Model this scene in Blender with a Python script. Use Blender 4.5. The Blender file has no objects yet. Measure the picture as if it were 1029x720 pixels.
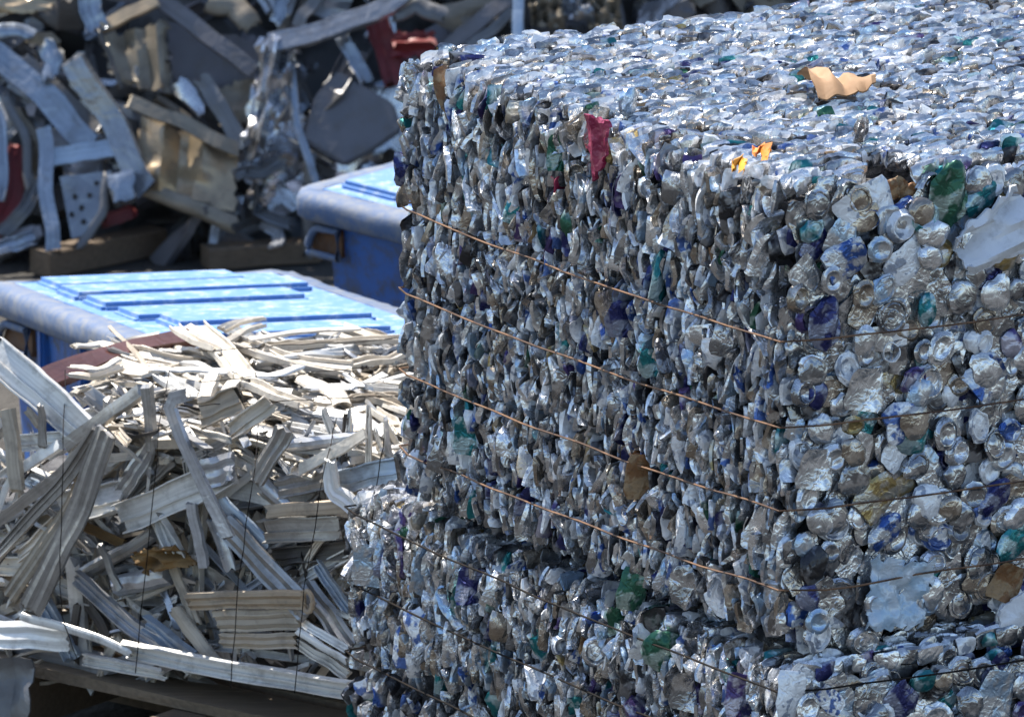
import bpy, bmesh, math, random
import numpy as np
from mathutils import Vector, Matrix, Quaternion, noise

# ------------------------------------------------------------------ camera, sky, sun
sc = bpy.context.scene
COL = sc.collection
FPX, PW, PH = 8412.0, 1029.0, 720.0
PITCH = math.radians(13.4)
CAM = Vector((0.0, 0.0, 4.374))
cam_data = bpy.data.cameras.new('camera')
cam_data.sensor_width = 36.0
cam_data.lens = FPX / PW * 36.0
cam_data.clip_start = 0.5
cam_data.clip_end = 500.0
cam_data.dof.use_dof = True
cam_data.dof.focus_distance = 14.2
cam_data.dof.aperture_fstop = 11.0
cam = bpy.data.objects.new('camera', cam_data)
COL.objects.link(cam)
cam.location = CAM
cam.rotation_euler = (math.pi / 2 - PITCH, 0, 0)
sc.camera = cam

YAW = math.radians(57.5)
UD = Vector((-math.cos(YAW), math.sin(YAW), 0))      # along the bale's left face, away from us
VD = Vector((math.sin(YAW), math.cos(YAW), 0))       # along the bale's right face
SUN_EL = math.radians(56)
sh = (UD - VD * 0.12).normalized()
SUN = Vector((sh.x * math.cos(SUN_EL), sh.y * math.cos(SUN_EL), math.sin(SUN_EL)))
world = bpy.data.worlds.new('World')
sc.world = world
world.use_nodes = True
wn = world.node_tree.nodes
wl = world.node_tree.links
bg = wn['Background']
sky = wn.new('ShaderNodeTexSky')
sky.sky_type = 'NISHITA'
sky.sun_disc = False
sky.sun_elevation = SUN_EL
sky.sun_rotation = math.atan2(SUN.x, SUN.y)
sky.air_density = 1.0
sky.dust_density = 0.8
wl.new(sky.outputs[0], bg.inputs[0])
bg.inputs[1].default_value = 0.115
sl = bpy.data.lights.new('sun', 'SUN')
sl.energy = 5.0
sl.angle = math.radians(0.53)
sl.color = (1.0, 0.94, 0.84)
so = bpy.data.objects.new('sun', sl)
COL.objects.link(so)
so.rotation_euler = SUN.to_track_quat('Z', 'Y').to_euler()
so.location = (-6, 12, 12)
sc.view_settings.view_transform = 'Standard'
sc.view_settings.look = 'None'
sc.view_settings.gamma = 1.0
sc.view_settings.use_curve_mapping = False
sc.view_settings.exposure = 1.25
sc.render.engine = 'CYCLES'
sc.cycles.max_bounces = 6
sc.cycles.use_denoising = True

rnd = random.Random(7)

# ------------------------------------------------------------------ pixel -> place helpers
_F = Vector((0, math.cos(PITCH), -math.sin(PITCH)))
_U = Vector((0, math.sin(PITCH), math.cos(PITCH)))
_R = Vector((1, 0, 0))


def ray(px, py):
    return _F * FPX + _R * (px - PW / 2) + _U * (PH / 2 - py)


def at_depth(px, py, d):
    return CAM + ray(px, py) * (d / FPX)


def on_plane(px, py, p0, n):
    r = ray(px, py)
    return CAM + r * ((p0 - CAM).dot(n) / r.dot(n))


def on_z(px, py, z):
    r = ray(px, py)
    return CAM + r * ((z - CAM.z) / r.z)


def px_of(P):
    d = P - CAM
    z = d.dot(_F)
    return (PW / 2 + FPX * d.x / z, PH / 2 - FPX * d.dot(_U) / z, z)


# ------------------------------------------------------------------ materials
def new_mat(name):
    m = bpy.data.materials.new(name)
    m.use_nodes = True
    return m, m.node_tree.nodes, m.node_tree.links, m.node_tree.nodes['Principled BSDF']


def scrap_mat(name, base, second, metallic=0.8, rough=0.35, nscale=22, thr=0.5, soft=0.04,
              bscale=70, bstr=0.4, dirt=(0.10, 0.085, 0.07), dirt_amt=0.35, spec=0.5, third=None, streak=0.0):
    """painted / bare crushed metal: two prints broken up by noise, dirt, dents"""
    m, N, L, P = new_mat(name)
    tc = N.new('ShaderNodeTexCoord')
    n1 = N.new('ShaderNodeTexNoise'); n1.inputs['Scale'].default_value = nscale
    n1.inputs['Detail'].default_value = 3
    L.new(tc.outputs['Object'], n1.inputs['Vector'])
    r1 = N.new('ShaderNodeMapRange')
    r1.inputs['From Min'].default_value = thr - soft
    r1.inputs['From Max'].default_value = thr + soft
    L.new(n1.outputs['Fac'], r1.inputs['Value'])
    mx = N.new('ShaderNodeMix'); mx.data_type = 'RGBA'
    mx.inputs[6].default_value = (*base, 1); mx.inputs[7].default_value = (*second, 1)
    L.new(r1.outputs[0], mx.inputs[0])
    last = mx.outputs[2]
    if third:
        n3 = N.new('ShaderNodeTexNoise'); n3.inputs['Scale'].default_value = nscale * 1.7
        L.new(tc.outputs['Object'], n3.inputs['Vector'])
        r3 = N.new('ShaderNodeMapRange')
        r3.inputs['From Min'].default_value = 0.58; r3.inputs['From Max'].default_value = 0.61
        L.new(n3.outputs['Fac'], r3.inputs['Value'])
        m3 = N.new('ShaderNodeMix'); m3.data_type = 'RGBA'
        L.new(r3.outputs[0], m3.inputs[0]); L.new(last, m3.inputs[6])
        m3.inputs[7].default_value = (*third, 1)
        last = m3.outputs[2]
    if streak:
        mp = N.new('ShaderNodeMapping'); mp.inputs['Scale'].default_value = (4, 190, 1)
        L.new(tc.outputs['UV'], mp.inputs[0])
        ns = N.new('ShaderNodeTexNoise'); ns.inputs['Scale'].default_value = 1.0; ns.inputs['Detail'].default_value = 4
        L.new(mp.outputs[0], ns.inputs['Vector'])
        rs_ = N.new('ShaderNodeMapRange'); rs_.inputs['From Min'].default_value = 0.42; rs_.inputs['From Max'].default_value = 0.68
        rs_.inputs['To Max'].default_value = streak
        L.new(ns.outputs['Fac'], rs_.inputs['Value'])
        ms = N.new('ShaderNodeMix'); ms.data_type = 'RGBA'
        L.new(rs_.outputs[0], ms.inputs[0]); L.new(last, ms.inputs[6])
        ms.inputs[7].default_value = (*[c * 0.35 for c in base], 1)
        last = ms.outputs[2]
    n2 = N.new('ShaderNodeTexNoise'); n2.inputs['Scale'].default_value = nscale * 2.3
    n2.inputs['Detail'].default_value = 6; n2.inputs['Roughness'].default_value = 0.7
    L.new(tc.outputs['Object'], n2.inputs['Vector'])
    r2 = N.new('ShaderNodeMapRange')
    r2.inputs['From Min'].default_value = 0.5; r2.inputs['From Max'].default_value = 0.75
    r2.inputs['To Max'].default_value = dirt_amt
    L.new(n2.outputs['Fac'], r2.inputs['Value'])
    md = N.new('ShaderNodeMix'); md.data_type = 'RGBA'
    L.new(r2.outputs[0], md.inputs[0]); L.new(last, md.inputs[6])
    md.inputs[7].default_value = (*dirt, 1)
    L.new(md.outputs[2], P.inputs['Base Color'])
    P.inputs['Metallic'].default_value = metallic
    rr = N.new('ShaderNodeMapRange')
    rr.inputs['To Min'].default_value = rough * 0.75; rr.inputs['To Max'].default_value = min(1, rough * 1.5)
    L.new(n2.outputs['Fac'], rr.inputs['Value'])
    L.new(rr.outputs[0], P.inputs['Roughness'])
    P.inputs['Specular IOR Level'].default_value = spec
    if bstr > 0:
        nb = N.new('ShaderNodeTexNoise'); nb.inputs['Scale'].default_value = bscale
        nb.inputs['Detail'].default_value = 2; nb.inputs['Distortion'].default_value = 0.8
        L.new(tc.outputs['Object'], nb.inputs['Vector'])
        bp = N.new('ShaderNodeBump'); bp.inputs['Strength'].default_value = bstr
        bp.inputs['Distance'].default_value = 0.008
        L.new(nb.outputs['Fac'], bp.inputs['Height'])
        L.new(bp.outputs[0], P.inputs['Normal'])
    return m


SILVER = (0.74, 0.75, 0.77)
DULL = (0.50, 0.51, 0.53)
DARKM = (0.20, 0.205, 0.22)
WHITE = (0.72, 0.73, 0.75)


def can_mat(name, base, second, metallic, rough, **k):
    a = dict(nscale=26, bscale=48, bstr=0.5, dirt_amt=0.5, dirt=(0.06, 0.055, 0.05))
    a.update(k)
    return scrap_mat(name, base, second, metallic, rough, **a)


CAN = {
    'silver': can_mat('can_bare_aluminium', SILVER, DULL, 0.82, 0.25),
    'silver2': can_mat('can_dull_aluminium', DULL, (0.24, 0.25, 0.27), 0.85, 0.2),
    'warm': can_mat('can_warm_aluminium', (0.50, 0.46, 0.41), (0.30, 0.26, 0.22), 0.8, 0.22),
    'white': can_mat('can_white_print', WHITE, SILVER, 0.3, 0.34, third=(0.30, 0.33, 0.40)),
    'whiteb': can_mat('can_white_blue_print', WHITE, (0.07, 0.13, 0.34), 0.4, 0.3, thr=0.52, nscale=40),
    'pale': can_mat('can_pale_blue_print', (0.36, 0.48, 0.62), DULL, 0.7, 0.26),
    'blue': can_mat('can_blue_print', (0.035, 0.085, 0.28), DULL, 0.65, 0.26, thr=0.50, third=(0.5, 0.55, 0.62)),
    'navy': can_mat('can_navy_print', (0.02, 0.025, 0.11), (0.22, 0.24, 0.33), 0.6, 0.26, thr=0.52),
    'teal': can_mat('can_teal_print', (0.015, 0.15, 0.17), (0.32, 0.44, 0.47), 0.65, 0.28, thr=0.52),
    'green': can_mat('can_green_print', (0.018, 0.085, 0.052), (0.26, 0.33, 0.30), 0.55, 0.28, thr=0.55),
    'gold': can_mat('can_gold_print', (0.33, 0.25, 0.11), (0.45, 0.42, 0.36), 0.75, 0.3, thr=0.48),
    'purple': can_mat('can_purple_print', (0.065, 0.045, 0.15), (0.38, 0.37, 0.45), 0.6, 0.28, thr=0.5),
    'magenta': can_mat('can_magenta_print', (0.20, 0.008, 0.045), (0.30, 0.03, 0.08), 0.2, 0.3, dirt_amt=0.15),
    'dark': can_mat('can_dark_print', (0.035, 0.035, 0.04), DARKM, 0.7, 0.3),
    'grey': can_mat('can_grey_metal', DARKM, DULL, 0.85, 0.2),
    'brown': can_mat('can_rusty_brown', (0.17, 0.08, 0.03), (0.26, 0.17, 0.09), 0.3, 0.5),
}
CAN_KEYS = list(CAN)
CAN_W = [31, 20, 10, 10, 3, 9, 2.6, 3.0, 1.8, 0.7, 1.2, 1.6, 0.02, 7, 12, 0.3]
CAN_W_SUNTOP = [34, 16, 9, 24, 3, 5, 1.2, 1.2, 1.5, 0.4, 0.8, 0.5, 0.0, 4, 8, 0.2]  # top mix leans white and silver, sunlight put into the colours
M_CORE = scrap_mat('bale_core_shade', (0.07, 0.07, 0.075), (0.03, 0.03, 0.035), 0.4, 0.6)  # dark filler colour stands in for shade deep in the bales
M_WIRE = scrap_mat('baling_wire_rusty', (0.19, 0.10, 0.05), (0.08, 0.04, 0.02), 0.3, 0.45, bstr=0)
M_WIRE_D = scrap_mat('baling_wire_black', (0.010, 0.009, 0.009), (0.018, 0.014, 0.012), 0.0, 0.9, bstr=0, spec=0.1, dirt_amt=0.0)


def sheet(name, base, second=None, **k):
    a = dict(metallic=0.5, rough=0.45, nscale=9, soft=0.25, bscale=30, bstr=0.25, dirt_amt=0.7, streak=0.5)
    a.update(k)
    return scrap_mat(name, base, second or tuple(c * 0.72 for c in base), **a)


# ------------------------------------------------------------------ object helpers
def link(name, me, mat=None, parent=None):
    o = bpy.data.objects.new(name, me)
    COL.objects.link(o)
    if mat is not None and not me.materials:
        me.materials.append(mat)
    if parent is not None:
        o.parent = parent
    return o


def tag(o, label=None, cat=None, group=None, kind=None):
    if label: o['label'] = label
    if cat: o['category'] = cat
    if group: o['group'] = group
    if kind: o['kind'] = kind
    return o


def root(name, loc, rz=0.0, **k):
    o = bpy.data.objects.new(name, None)
    COL.objects.link(o)
    o.empty_display_size = 0.1
    o.location = loc
    o.rotation_euler = (0, 0, rz)
    return tag(o, **k)


def mesh_from(name, V, Fc, smooth=False, sharp=None):
    me = bpy.data.meshes.new(name)
    me.from_pydata([tuple(v) for v in V], [], Fc)
    me.validate()
    if smooth:
        me.polygons.foreach_set('use_smooth', [True] * len(me.polygons))
        if sharp:
            me.set_sharp_from_angle(angle=math.radians(sharp))
    me.update()
    return me


def recalc(me):
    bm = bmesh.new(); bm.from_mesh(me)
    bmesh.ops.recalc_face_normals(bm, faces=bm.faces)
    bm.to_mesh(me); bm.free()


# ------------------------------------------------------------------ crushed can templates (thin along local Y)
def nz(x, y, z):
    return noise.noise(Vector((x, y, z)))


def ridge(x, y, z):
    return 1.0 - 2.0 * abs(noise.noise(Vector((x, y, z))))


def can_side(seed, n=12, m=7, k=None, rough=1.0, hh=(0.07, 0.105)):
    """can crushed from its side: smooth skin, a few sharp folds"""
    r = random.Random(seed)
    R = 0.034; H = r.uniform(*hh); k = k or r.uniform(0.13, 0.30)
    wide = r.uniform(0.95, 1.25); o = r.uniform(0, 90)
    bend = r.uniform(-0.010, 0.010); tw = r.uniform(-0.4, 0.4)
    fx = r.uniform(-0.5, 0.5) * R; fd = r.uniform(0.2, 0.6); tz = r.uniform(0.0, 0.45)
    V = []; Fc = []

    def shape(X, Y, Z):
        t = Z / (H / 2)
        f = (1 - tz * t * t) * (0.8 + 0.4 * nz(X * 18 + o, 3, Z * 18))
        # one long fold pressed into the skin, the same on both sheets
        fold = max(0.0, 1 - abs(X - fx - Z * fd * 0.5) / (R * 0.45))
        Y = Y * f - math.copysign(1, Y) * 0.35 * abs(Y) * fold
        Y += rough * 0.005 * ridge(X * 22 + o, 7, Z * 12) + bend * t * t
        X2 = X * (1 - 0.35 * tz * t * t + 0.16 * nz(o, Z * 30, 1)) + rough * 0.003 * nz(o + 5, Z * 55, Y * 80)
        Z2 = Z + rough * 0.008 * nz(X * 34, o, 2.5)
        a = tw * t
        return (X2 * math.cos(a) - Y * math.sin(a), X2 * math.sin(a) + Y * math.cos(a), Z2)
    for j in range(m):
        t = -1 + 2 * j / (m - 1)
        rr = R * (0.84 if abs(t) > 0.9 else 1.0)
        for i in range(n):
            th = 2 * math.pi * i / n
            c, s = math.cos(th), math.sin(th)
            V.append(shape(rr * wide * math.copysign(abs(s) ** 0.8, s), rr * k * c, t * H / 2))
    for j in range(m - 1):
        for i in range(n):
            Fc.append((j * n + i, j * n + (i + 1) % n, (j + 1) * n + (i + 1) % n, (j + 1) * n + i))
    for e, j in ((-1, 0), (1, m - 1)):
        b = len(V)
        for i in range(n):
            th = 2 * math.pi * i / n
            c, s = math.cos(th), math.sin(th)
            V.append(shape(R * 0.7 * wide * s, R * 0.6 * k * c, e * (H / 2 - 0.006)))
        V.append(shape(0, 0, e * (H / 2 - 0.008)))
        for i in range(n):
            q = (j * n + i, j * n + (i + 1) % n, b + (i + 1) % n, b + i)
            tri = (b + i, b + (i + 1) % n, b + n)
            Fc.append(q if e > 0 else q[::-1]); Fc.append(tri if e > 0 else tri[::-1])
    return V, Fc


def can_almond(seed):
    r = random.Random(seed)
    return can_side(seed, 8, 6, r.uniform(0.24, 0.62), 1.1, (0.075, 0.13))


def can_end(seed):
    """can crushed along its axis: the round end faces -Y"""
    r = random.Random(seed)
    n = 16
    o = r.uniform(0, 90)
    bottom = r.random() < 0.55
    if bottom:
        prof = [(0.0, 0.014), (0.011, 0.0125), (0.0185, 0.0075), (0.0222, -0.001), (0.0245, -0.001), (0.028, 0.006), (0.033, 0.010)]
    else:
        prof = [(0.0, 0.004), (0.010, 0.004), (0.012, 0.0062), (0.0205, 0.0062), (0.0225, 0.0085), (0.0245, -0.001), (0.0272, -0.001), (0.029, 0.007), (0.033, 0.010)]
    y = 0.011
    for q in range(3):
        y += r.uniform(0.003, 0.005)
        prof.append((0.033 - 0.004 * (q % 2 == 0), y))
    prof.append((0.020, y + 0.004))
    ex = r.uniform(0.8, 1.2); ez = r.uniform(0.85, 1.15)
    V = [(0, prof[0][1] + 0.002 * nz(o, 0, 0), 0)]
    Fc = []
    for k, (rad, yy) in enumerate(prof[1:]):
        for i in range(n):
            th = 2 * math.pi * i / n
            rr = rad * (1 + 0.10 * nz(math.cos(th) * 1.5 + o, math.sin(th) * 1.5, rad * 10))
            X = rr * ex * math.cos(th); Z = rr * ez * math.sin(th)
            Y = yy + 0.005 * nz(X * 24 + o, 5, Z * 24)
            if k > 5:
                X += 0.007 * nz(X * 60, Z * 60, o); Z += 0.007 * nz(Z * 60, X * 60, o + 4)
            V.append((X, Y, Z))
    for i in range(n):
        Fc.append((0, 1 + i, 1 + (i + 1) % n))
    for k in range(len(prof) - 2):
        a = 1 + k * n; b = a + n
        for i in range(n):
            Fc.append((a + i, b + i, b + (i + 1) % n, a + (i + 1) % n))
    a = 1 + (len(prof) - 2) * n
    Fc.append(tuple(a + i for i in range(n)))
    return V, Fc


def foil(seed):
    """crumpled torn flake"""
    r = random.Random(seed)
    bm = bmesh.new()
    bmesh.ops.create_icosphere(bm, subdivisions=3, radius=1.0)
    o = r.uniform(0, 90)
    sx, sy, sz = r.uniform(0.026, 0.042), r.uniform(0.007, 0.014), r.uniform(0.034, 0.055)
    for v in bm.verts:
        c = v.co.copy()
        rd = 1 + 0.16 * ridge(c.x * 1.3 + o, c.y * 1.3, c.z * 1.3) + 0.12 * nz(c.x * 3, c.y * 3 + o, c.z * 3)
        X, Y, Z = c.x * sx * rd, c.y * sy * rd, c.z * sz * rd
        Y += 0.010 * ridge(X * 30 + o, 1, Z * 10)
        v.co = (X, Y, Z)
    V = [tuple(v.co) for v in bm.verts]
    Fc = [tuple(v.index for v in f.verts) for f in bm.faces]
    bm.free()
    return V, Fc


TPL = []       # (name, V array, faces, mesh)
for kind, fn, cnt in (('side', can_side, 12), ('end', can_end, 10), ('foil', foil, 6), ('almond', can_almond, 16)):
    for q in range(cnt):
        V, Fc = fn(100 + q * 7 + len(kind))
        me = mesh_from('crushed_can_' + kind, V, Fc, smooth=True, sharp=36)
        if kind != 'foil':
            recalc(me)
        me.materials.append(CAN['silver'])
        va = np.empty(len(me.vertices) * 3, dtype=np.float32)
        me.vertices.foreach_get('co', va)
        va = va.reshape(-1, 3)
        li = np.empty(len(me.loops), dtype=np.int32); me.loops.foreach_get('vertex_index', li)
        ls = np.empty(len(me.polygons), dtype=np.int32); me.polygons.foreach_get('loop_total', ls)
        TPL.append((kind, va, li, ls, me))
T_SIDE = [i for i, t in enumerate(TPL) if t[0] == 'side']
T_END = [i for i, t in enumerate(TPL) if t[0] == 'end']
T_FOIL = [i for i, t in enumerate(TPL) if t[0] == 'foil']
T_ALM = [i for i, t in enumerate(TPL) if t[0] == 'almond']


def joined(name, items, mats, parent):
    """items: (template, 4x4 matrix, material index) -> one mesh object"""
    vs, lis, lss, mis = [], [], [], []
    off = 0
    for ti, M, mi in items:
        _, va, li, ls, _ = TPL[ti]
        A = np.array(M, dtype=np.float32)
        vs.append(va @ A[:3, :3].T + A[:3, 3])
        lis.append(li + off); lss.append(ls)
        mis.append(np.full(len(ls), mi, dtype=np.int32))
        off += len(va)
    vs = np.concatenate(vs); lis = np.concatenate(lis); lss = np.concatenate(lss); mis = np.concatenate(mis)
    me = bpy.data.meshes.new(name)
    me.vertices.add(len(vs)); me.loops.add(len(lis)); me.polygons.add(len(lss))
    me.vertices.foreach_set('co', vs.ravel())
    me.loops.foreach_set('vertex_index', lis)
    st = np.zeros(len(lss), dtype=np.int32); st[1:] = np.cumsum(lss)[:-1]
    me.polygons.foreach_set('loop_start', st)
    me.polygons.foreach_set('loop_total', lss)
    for m in mats:
        me.materials.append(m)
    me.polygons.foreach_set('material_index', mis)
    me.polygons.foreach_set('use_smooth', np.ones(len(lss), dtype=bool))
    me.update(calc_edges=True)
    me.set_sharp_from_angle(angle=math.radians(36))
    return link(name, me, None, parent)


def tube_mesh(name, pts, rad, n=6, closed=False):
    V = []; Fc = []
    P = [Vector(p) for p in pts]
    N = len(P)
    for i, p in enumerate(P):
        if closed:
            d = (P[(i + 1) % N] - P[i - 1]).normalized()
        else:
            d = (P[min(i + 1, N - 1)] - P[max(i - 1, 0)]).normalized()
        a = d.cross(Vector((0.13, 0.2, 0.97)))
        if a.length < 0.05:
            a = d.cross(Vector((1, 0, 0)))
        a.normalize(); b = d.cross(a)
        rr = rad if not callable(rad) else rad(i / max(1, N - 1))
        for k in range(n):
            t = 2 * math.pi * k / n
            V.append(p + a * (rr * math.cos(t)) + b * (rr * math.sin(t)))
    for i in range(N if closed else N - 1):
        j = (i + 1) % N
        for k in range(n):
            Fc.append((i * n + k, i * n + (k + 1) % n, j * n + (k + 1) % n, j * n + k))
    if not closed:
        Fc.append(tuple(range(n))[::-1]); Fc.append(tuple((N - 1) * n + k for k in range(n)))
    return mesh_from(name, V, Fc, smooth=True, sharp=50)


# ------------------------------------------------------------------ ground
def build_ground():
    m, N, L, P = new_mat('yard_dirt')
    tc = N.new('ShaderNodeTexCoord')
    n1 = N.new('ShaderNodeTexNoise'); n1.inputs['Scale'].default_value = 3.0; n1.inputs['Detail'].default_value = 8
    L.new(tc.outputs['Object'], n1.inputs['Vector'])
    cr = N.new('ShaderNodeValToRGB')
    cr.color_ramp.elements[0].position = 0.3; cr.color_ramp.elements[0].color = (0.022, 0.02, 0.018, 1)
    cr.color_ramp.elements[1].position = 0.75; cr.color_ramp.elements[1].color = (0.055, 0.049, 0.042, 1)
    L.new(n1.outputs['Fac'], cr.inputs[0]); L.new(cr.outputs[0], P.inputs['Base Color'])
    P.inputs['Roughness'].default_value = 0.9
    n2 = N.new('ShaderNodeTexNoise'); n2.inputs['Scale'].default_value = 40; n2.inputs['Detail'].default_value = 5
    L.new(tc.outputs['Object'], n2.inputs['Vector'])
    bp = N.new('ShaderNodeBump'); bp.inputs['Distance'].default_value = 0.02; bp.inputs['Strength'].default_value = 0.7
    L.new(n2.outputs['Fac'], bp.inputs['Height']); L.new(bp.outputs[0], P.inputs['Normal'])
    V = [(-150, -150, 0), (150, -150, 0), (150, 150, 0), (-150, 150, 0)]
    tag(link('ground', mesh_from('ground', V, [(0, 1, 2, 3)]), m), kind='structure')


build_ground()


# ------------------------------------------------------------------ can bales
N1 = at_depth(793, 183, 13.57)        # near top corner of the upper bale
BALE_H = 0.80
ROT = math.atan2(VD.y, VD.x)


def build_bale(base, rz, Lv, Lu, h, wires, wire_mats, label, seed, flare, heroes, visible_z=0.0, covered=0, hollows=(), wire_proud=0.015):
    r = random.Random(seed)
    R = root('can_bale', base, rz, label=label, cat='can bale', group='bales of crushed cans')
    W = Matrix.Translation(base) @ Matrix.Rotation(rz, 4, 'Z')
    toC = (W.inverted() @ CAM)
    items = []

    def belly(z):
        """how far a face swells between the wires"""
        b = 0.012
        for w in wires:
            b -= 0.020 * math.exp(-((z - w) / 0.016) ** 2)
        return b

    def wob(a, b):
        return 0.009 * nz(a * 4 + seed, b * 4, 1.7) + 0.004 * nz(a * 11, b * 11 + seed, 4)

    def add(x, y, z, tset, spin, tilt, s, face, key=None, ti=None, shape=None):
        q = (Matrix.Rotation(spin, 4, 'Y') if True else Matrix())
        M = Matrix.Translation((x, y, z)) @ Matrix.Rotation(r.gauss(0, tilt), 4, 'Z') @ Matrix.Rotation(r.gauss(0, tilt * 0.8), 4, 'X') @ q
        if r.random() < 0.5 and face != 'right':
            M = M @ Matrix.Rotation(math.pi, 4, 'Z')
        sc_ = {'left': (0.9, 1.2, 1.0), 'top': (0.9, 1.0, 1.0)}.get(shape or face, (1, 0.40, 1) if face == 'right' else (1, 1, 1))
        M = M @ Matrix.Diagonal((s * sc_[0], s * sc_[1], s * sc_[2], 1))
        k = CAN_KEYS.index(key) if key else r.choices(range(len(CAN_KEYS)), CAN_W_SUNTOP if face == 'top' else CAN_W)[0]
        items.append([ti if ti is not None else r.choice(tset), M, k, face])

    mixl = T_ALM * 3 + T_SIDE
    low = visible_z
    # left face: cans seen edge-on
    dyy, dzz = 0.0148, 0.033
    ys = int(Lu / dyy); zs = int(h / dzz)
    for lay, dx in ((0, 0.018), (1, 0.034)):
        for i in range(ys + 1):
            for j in range(zs + 1):
                y = (i + 0.5 * (j % 2) + r.uniform(-0.4, 0.4)) * dyy
                z = (j + r.uniform(-0.45, 0.45)) * dzz + 0.03 + (i % 3) * 0.017
                if z < 0.027 or z > h - 0.024 or y < 0.008 or y > Lu - 0.006:
                    continue
                if (lay and r.random() < 0.5) or (z < low and r.random() < 0.6):
                    continue
                x = dx - belly(z) - wob(y, z) + r.gauss(0, 0.0026)
                big = r.random() < 0.13
                add(x, y, z, mixl, r.gauss(0, 0.3), 0.45 if big else 0.14, r.uniform(0.32, 0.56) * (1.45 if big else 1.0),
                    'left' if lay == 0 else 'in')
    # right face: broad sides and can ends
    g = 0.038
    xs = int(Lv / g); zs = int(h / g)
    for lay, dy in ((0, 0.008), (1, 0.020)):
        for i in range(xs + 1):
            for j in range(zs + 1):
                x = (i + 0.5 * (j % 2) + r.uniform(-0.35, 0.35)) * g
                z = (j + r.uniform(-0.35, 0.35)) * g + 0.03
                if z < 0.02 or z > h - 0.028 or x < 0.028 or x > Lv - 0.02 or (z < low and r.random() < 0.6):
                    continue
                y = dy - belly(z) * 0.8 - wob(x + 9, z) + r.gauss(0, 0.0028)
                end = r.random() < 0.42
                add(x, y - (0.010 if end else 0), z, T_END if end else T_SIDE, r.uniform(0, 6.28), 0.085, r.uniform(0.64, 0.88) if end else r.uniform(0.50, 0.78),
                    'right' if lay == 0 else 'in')
    # top: edges of the flattened cans
    dxx, dyy = 0.038, 0.0130
    xs = int(Lv / dxx); ys = int(Lu / dyy)
    for lay, dz in ((0, 0.015), (1, 0.034)):
        for i in range(xs + 1):
            for j in range(ys + 1):
                x = (i + 0.5 * (j % 2) + r.uniform(-0.45, 0.45)) * dxx
                y = (j + r.uniform(-0.4, 0.4)) * dyy
                if x < 0.026 or x > Lv - 0.02 or y < 0.010 or y > Lu - 0.006:
                    continue
                if (lay and r.random() < 0.8) or (covered and x > covered and y > covered and y < Lu - 0.26):
                    continue
                z = h - dz + wob(x, y + 5) * 0.8 + r.gauss(0, 0.0026)
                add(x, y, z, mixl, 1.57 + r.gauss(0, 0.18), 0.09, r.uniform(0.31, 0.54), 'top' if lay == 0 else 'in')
    # the far faces, one layer
    for i in range(int(Lu / 0.034)):
        for j in range(int(h / 0.08)):
            add(Lv - 0.03 + r.gauss(0, .006), (i + r.random()) * 0.034, (j + r.random()) * 0.08 + 0.02, mixl, r.gauss(0, .5), 0.2, 0.8, 'in')
    for i in range(int(Lv / 0.07)):
        for j in range(int(h / 0.07)):
            add(0.045 + (i + r.random() * .8) * 0.068, Lu - 0.02 + r.gauss(0, .004), 0.035 + (j + r.random() * .7) * 0.066, T_SIDE, r.uniform(0, 6.28), 0.12, 0.75, 'in')
    # rounded edges: pull cans in near the edges, flare the far end a little
    for it in items:
        M = it[1]
        x, y, z = M.translation
        t = max(0.0, min(1.0, y / Lu))
        z = z + flare * t * (2 * z / h - 1)
        ex = max(0, 0.05 - x) * max(0, z - (h - 0.05)) * 2
        inb = 2.0 * max(0, 0.046 - z) 
        dx = inb if x < 0.07 else 0
        dy = inb if y < 0.05 else 0
        M.translation = (x + ex + dx, y + dy, z - ex)
    # gaps where the photograph shows a dark hollow
    Wi = W.inverted()
    for (px, py, rad) in hollows:
        p = Wi @ on_plane(px, py, W @ Vector((0, -0.01, 0)), W.to_3x3() @ Vector((0, 1, 0)))
        items[:] = [it for it in items if not ((Vector(((it[1].translation.x - p.x) * 1.2, (it[1].translation.y - p.y) * 0.32, it[1].translation.z - p.z))).length < rad)]
    # hero cans, at their place in the photograph
    Wi = W.inverted()
    for (px, py, face, kind, s, spin, key) in heroes:
        if face == 'left':
            p = Wi @ on_plane(px, py, W @ Vector((-0.008, 0, 0)), W.to_3x3() @ Vector((1, 0, 0)))
            p = Vector((-0.002, p.y, p.z)); til = 0.75
        elif face == 'right':
            p = Wi @ on_plane(px, py, W @ Vector((0, -0.012, 0)), W.to_3x3() @ Vector((0, 1, 0)))
            p = Vector((p.x, -0.014, p.z)); til = 0.05
        else:
            p = Wi @ on_z(px, py, base.z + h); p.z = h - 0.02; til = 0.1
        tset = {'end': T_END, 'side': T_SIDE, 'foil': T_FOIL}[kind]
        near = [it for it in items if it[3] == face and (it[1].translation - p).length < 0.030 * s]
        for it in near:
            items.remove(it)
        M = Matrix.Translation(p)
        if face == 'left':
            M = M @ Matrix.Rotation(-0.45 + r.gauss(0, 0.12), 4, 'Z')
        s *= 0.85
        nw = 0.75 if key == 'magenta' else 1.0
        if key == 'magenta':
            M = M @ Matrix.Translation((-0.012, 0, 0)) @ Matrix.Rotation(-0.25, 4, 'Z')
        M = M @ Matrix.Rotation(spin, 4, 'Y') @ Matrix.Diagonal((s * nw, s, s, 1))
        items.append([r.choice(tset), M, CAN_KEYS.index(key), 'hero'])
    # rank by how large they show
    scored = []
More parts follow.
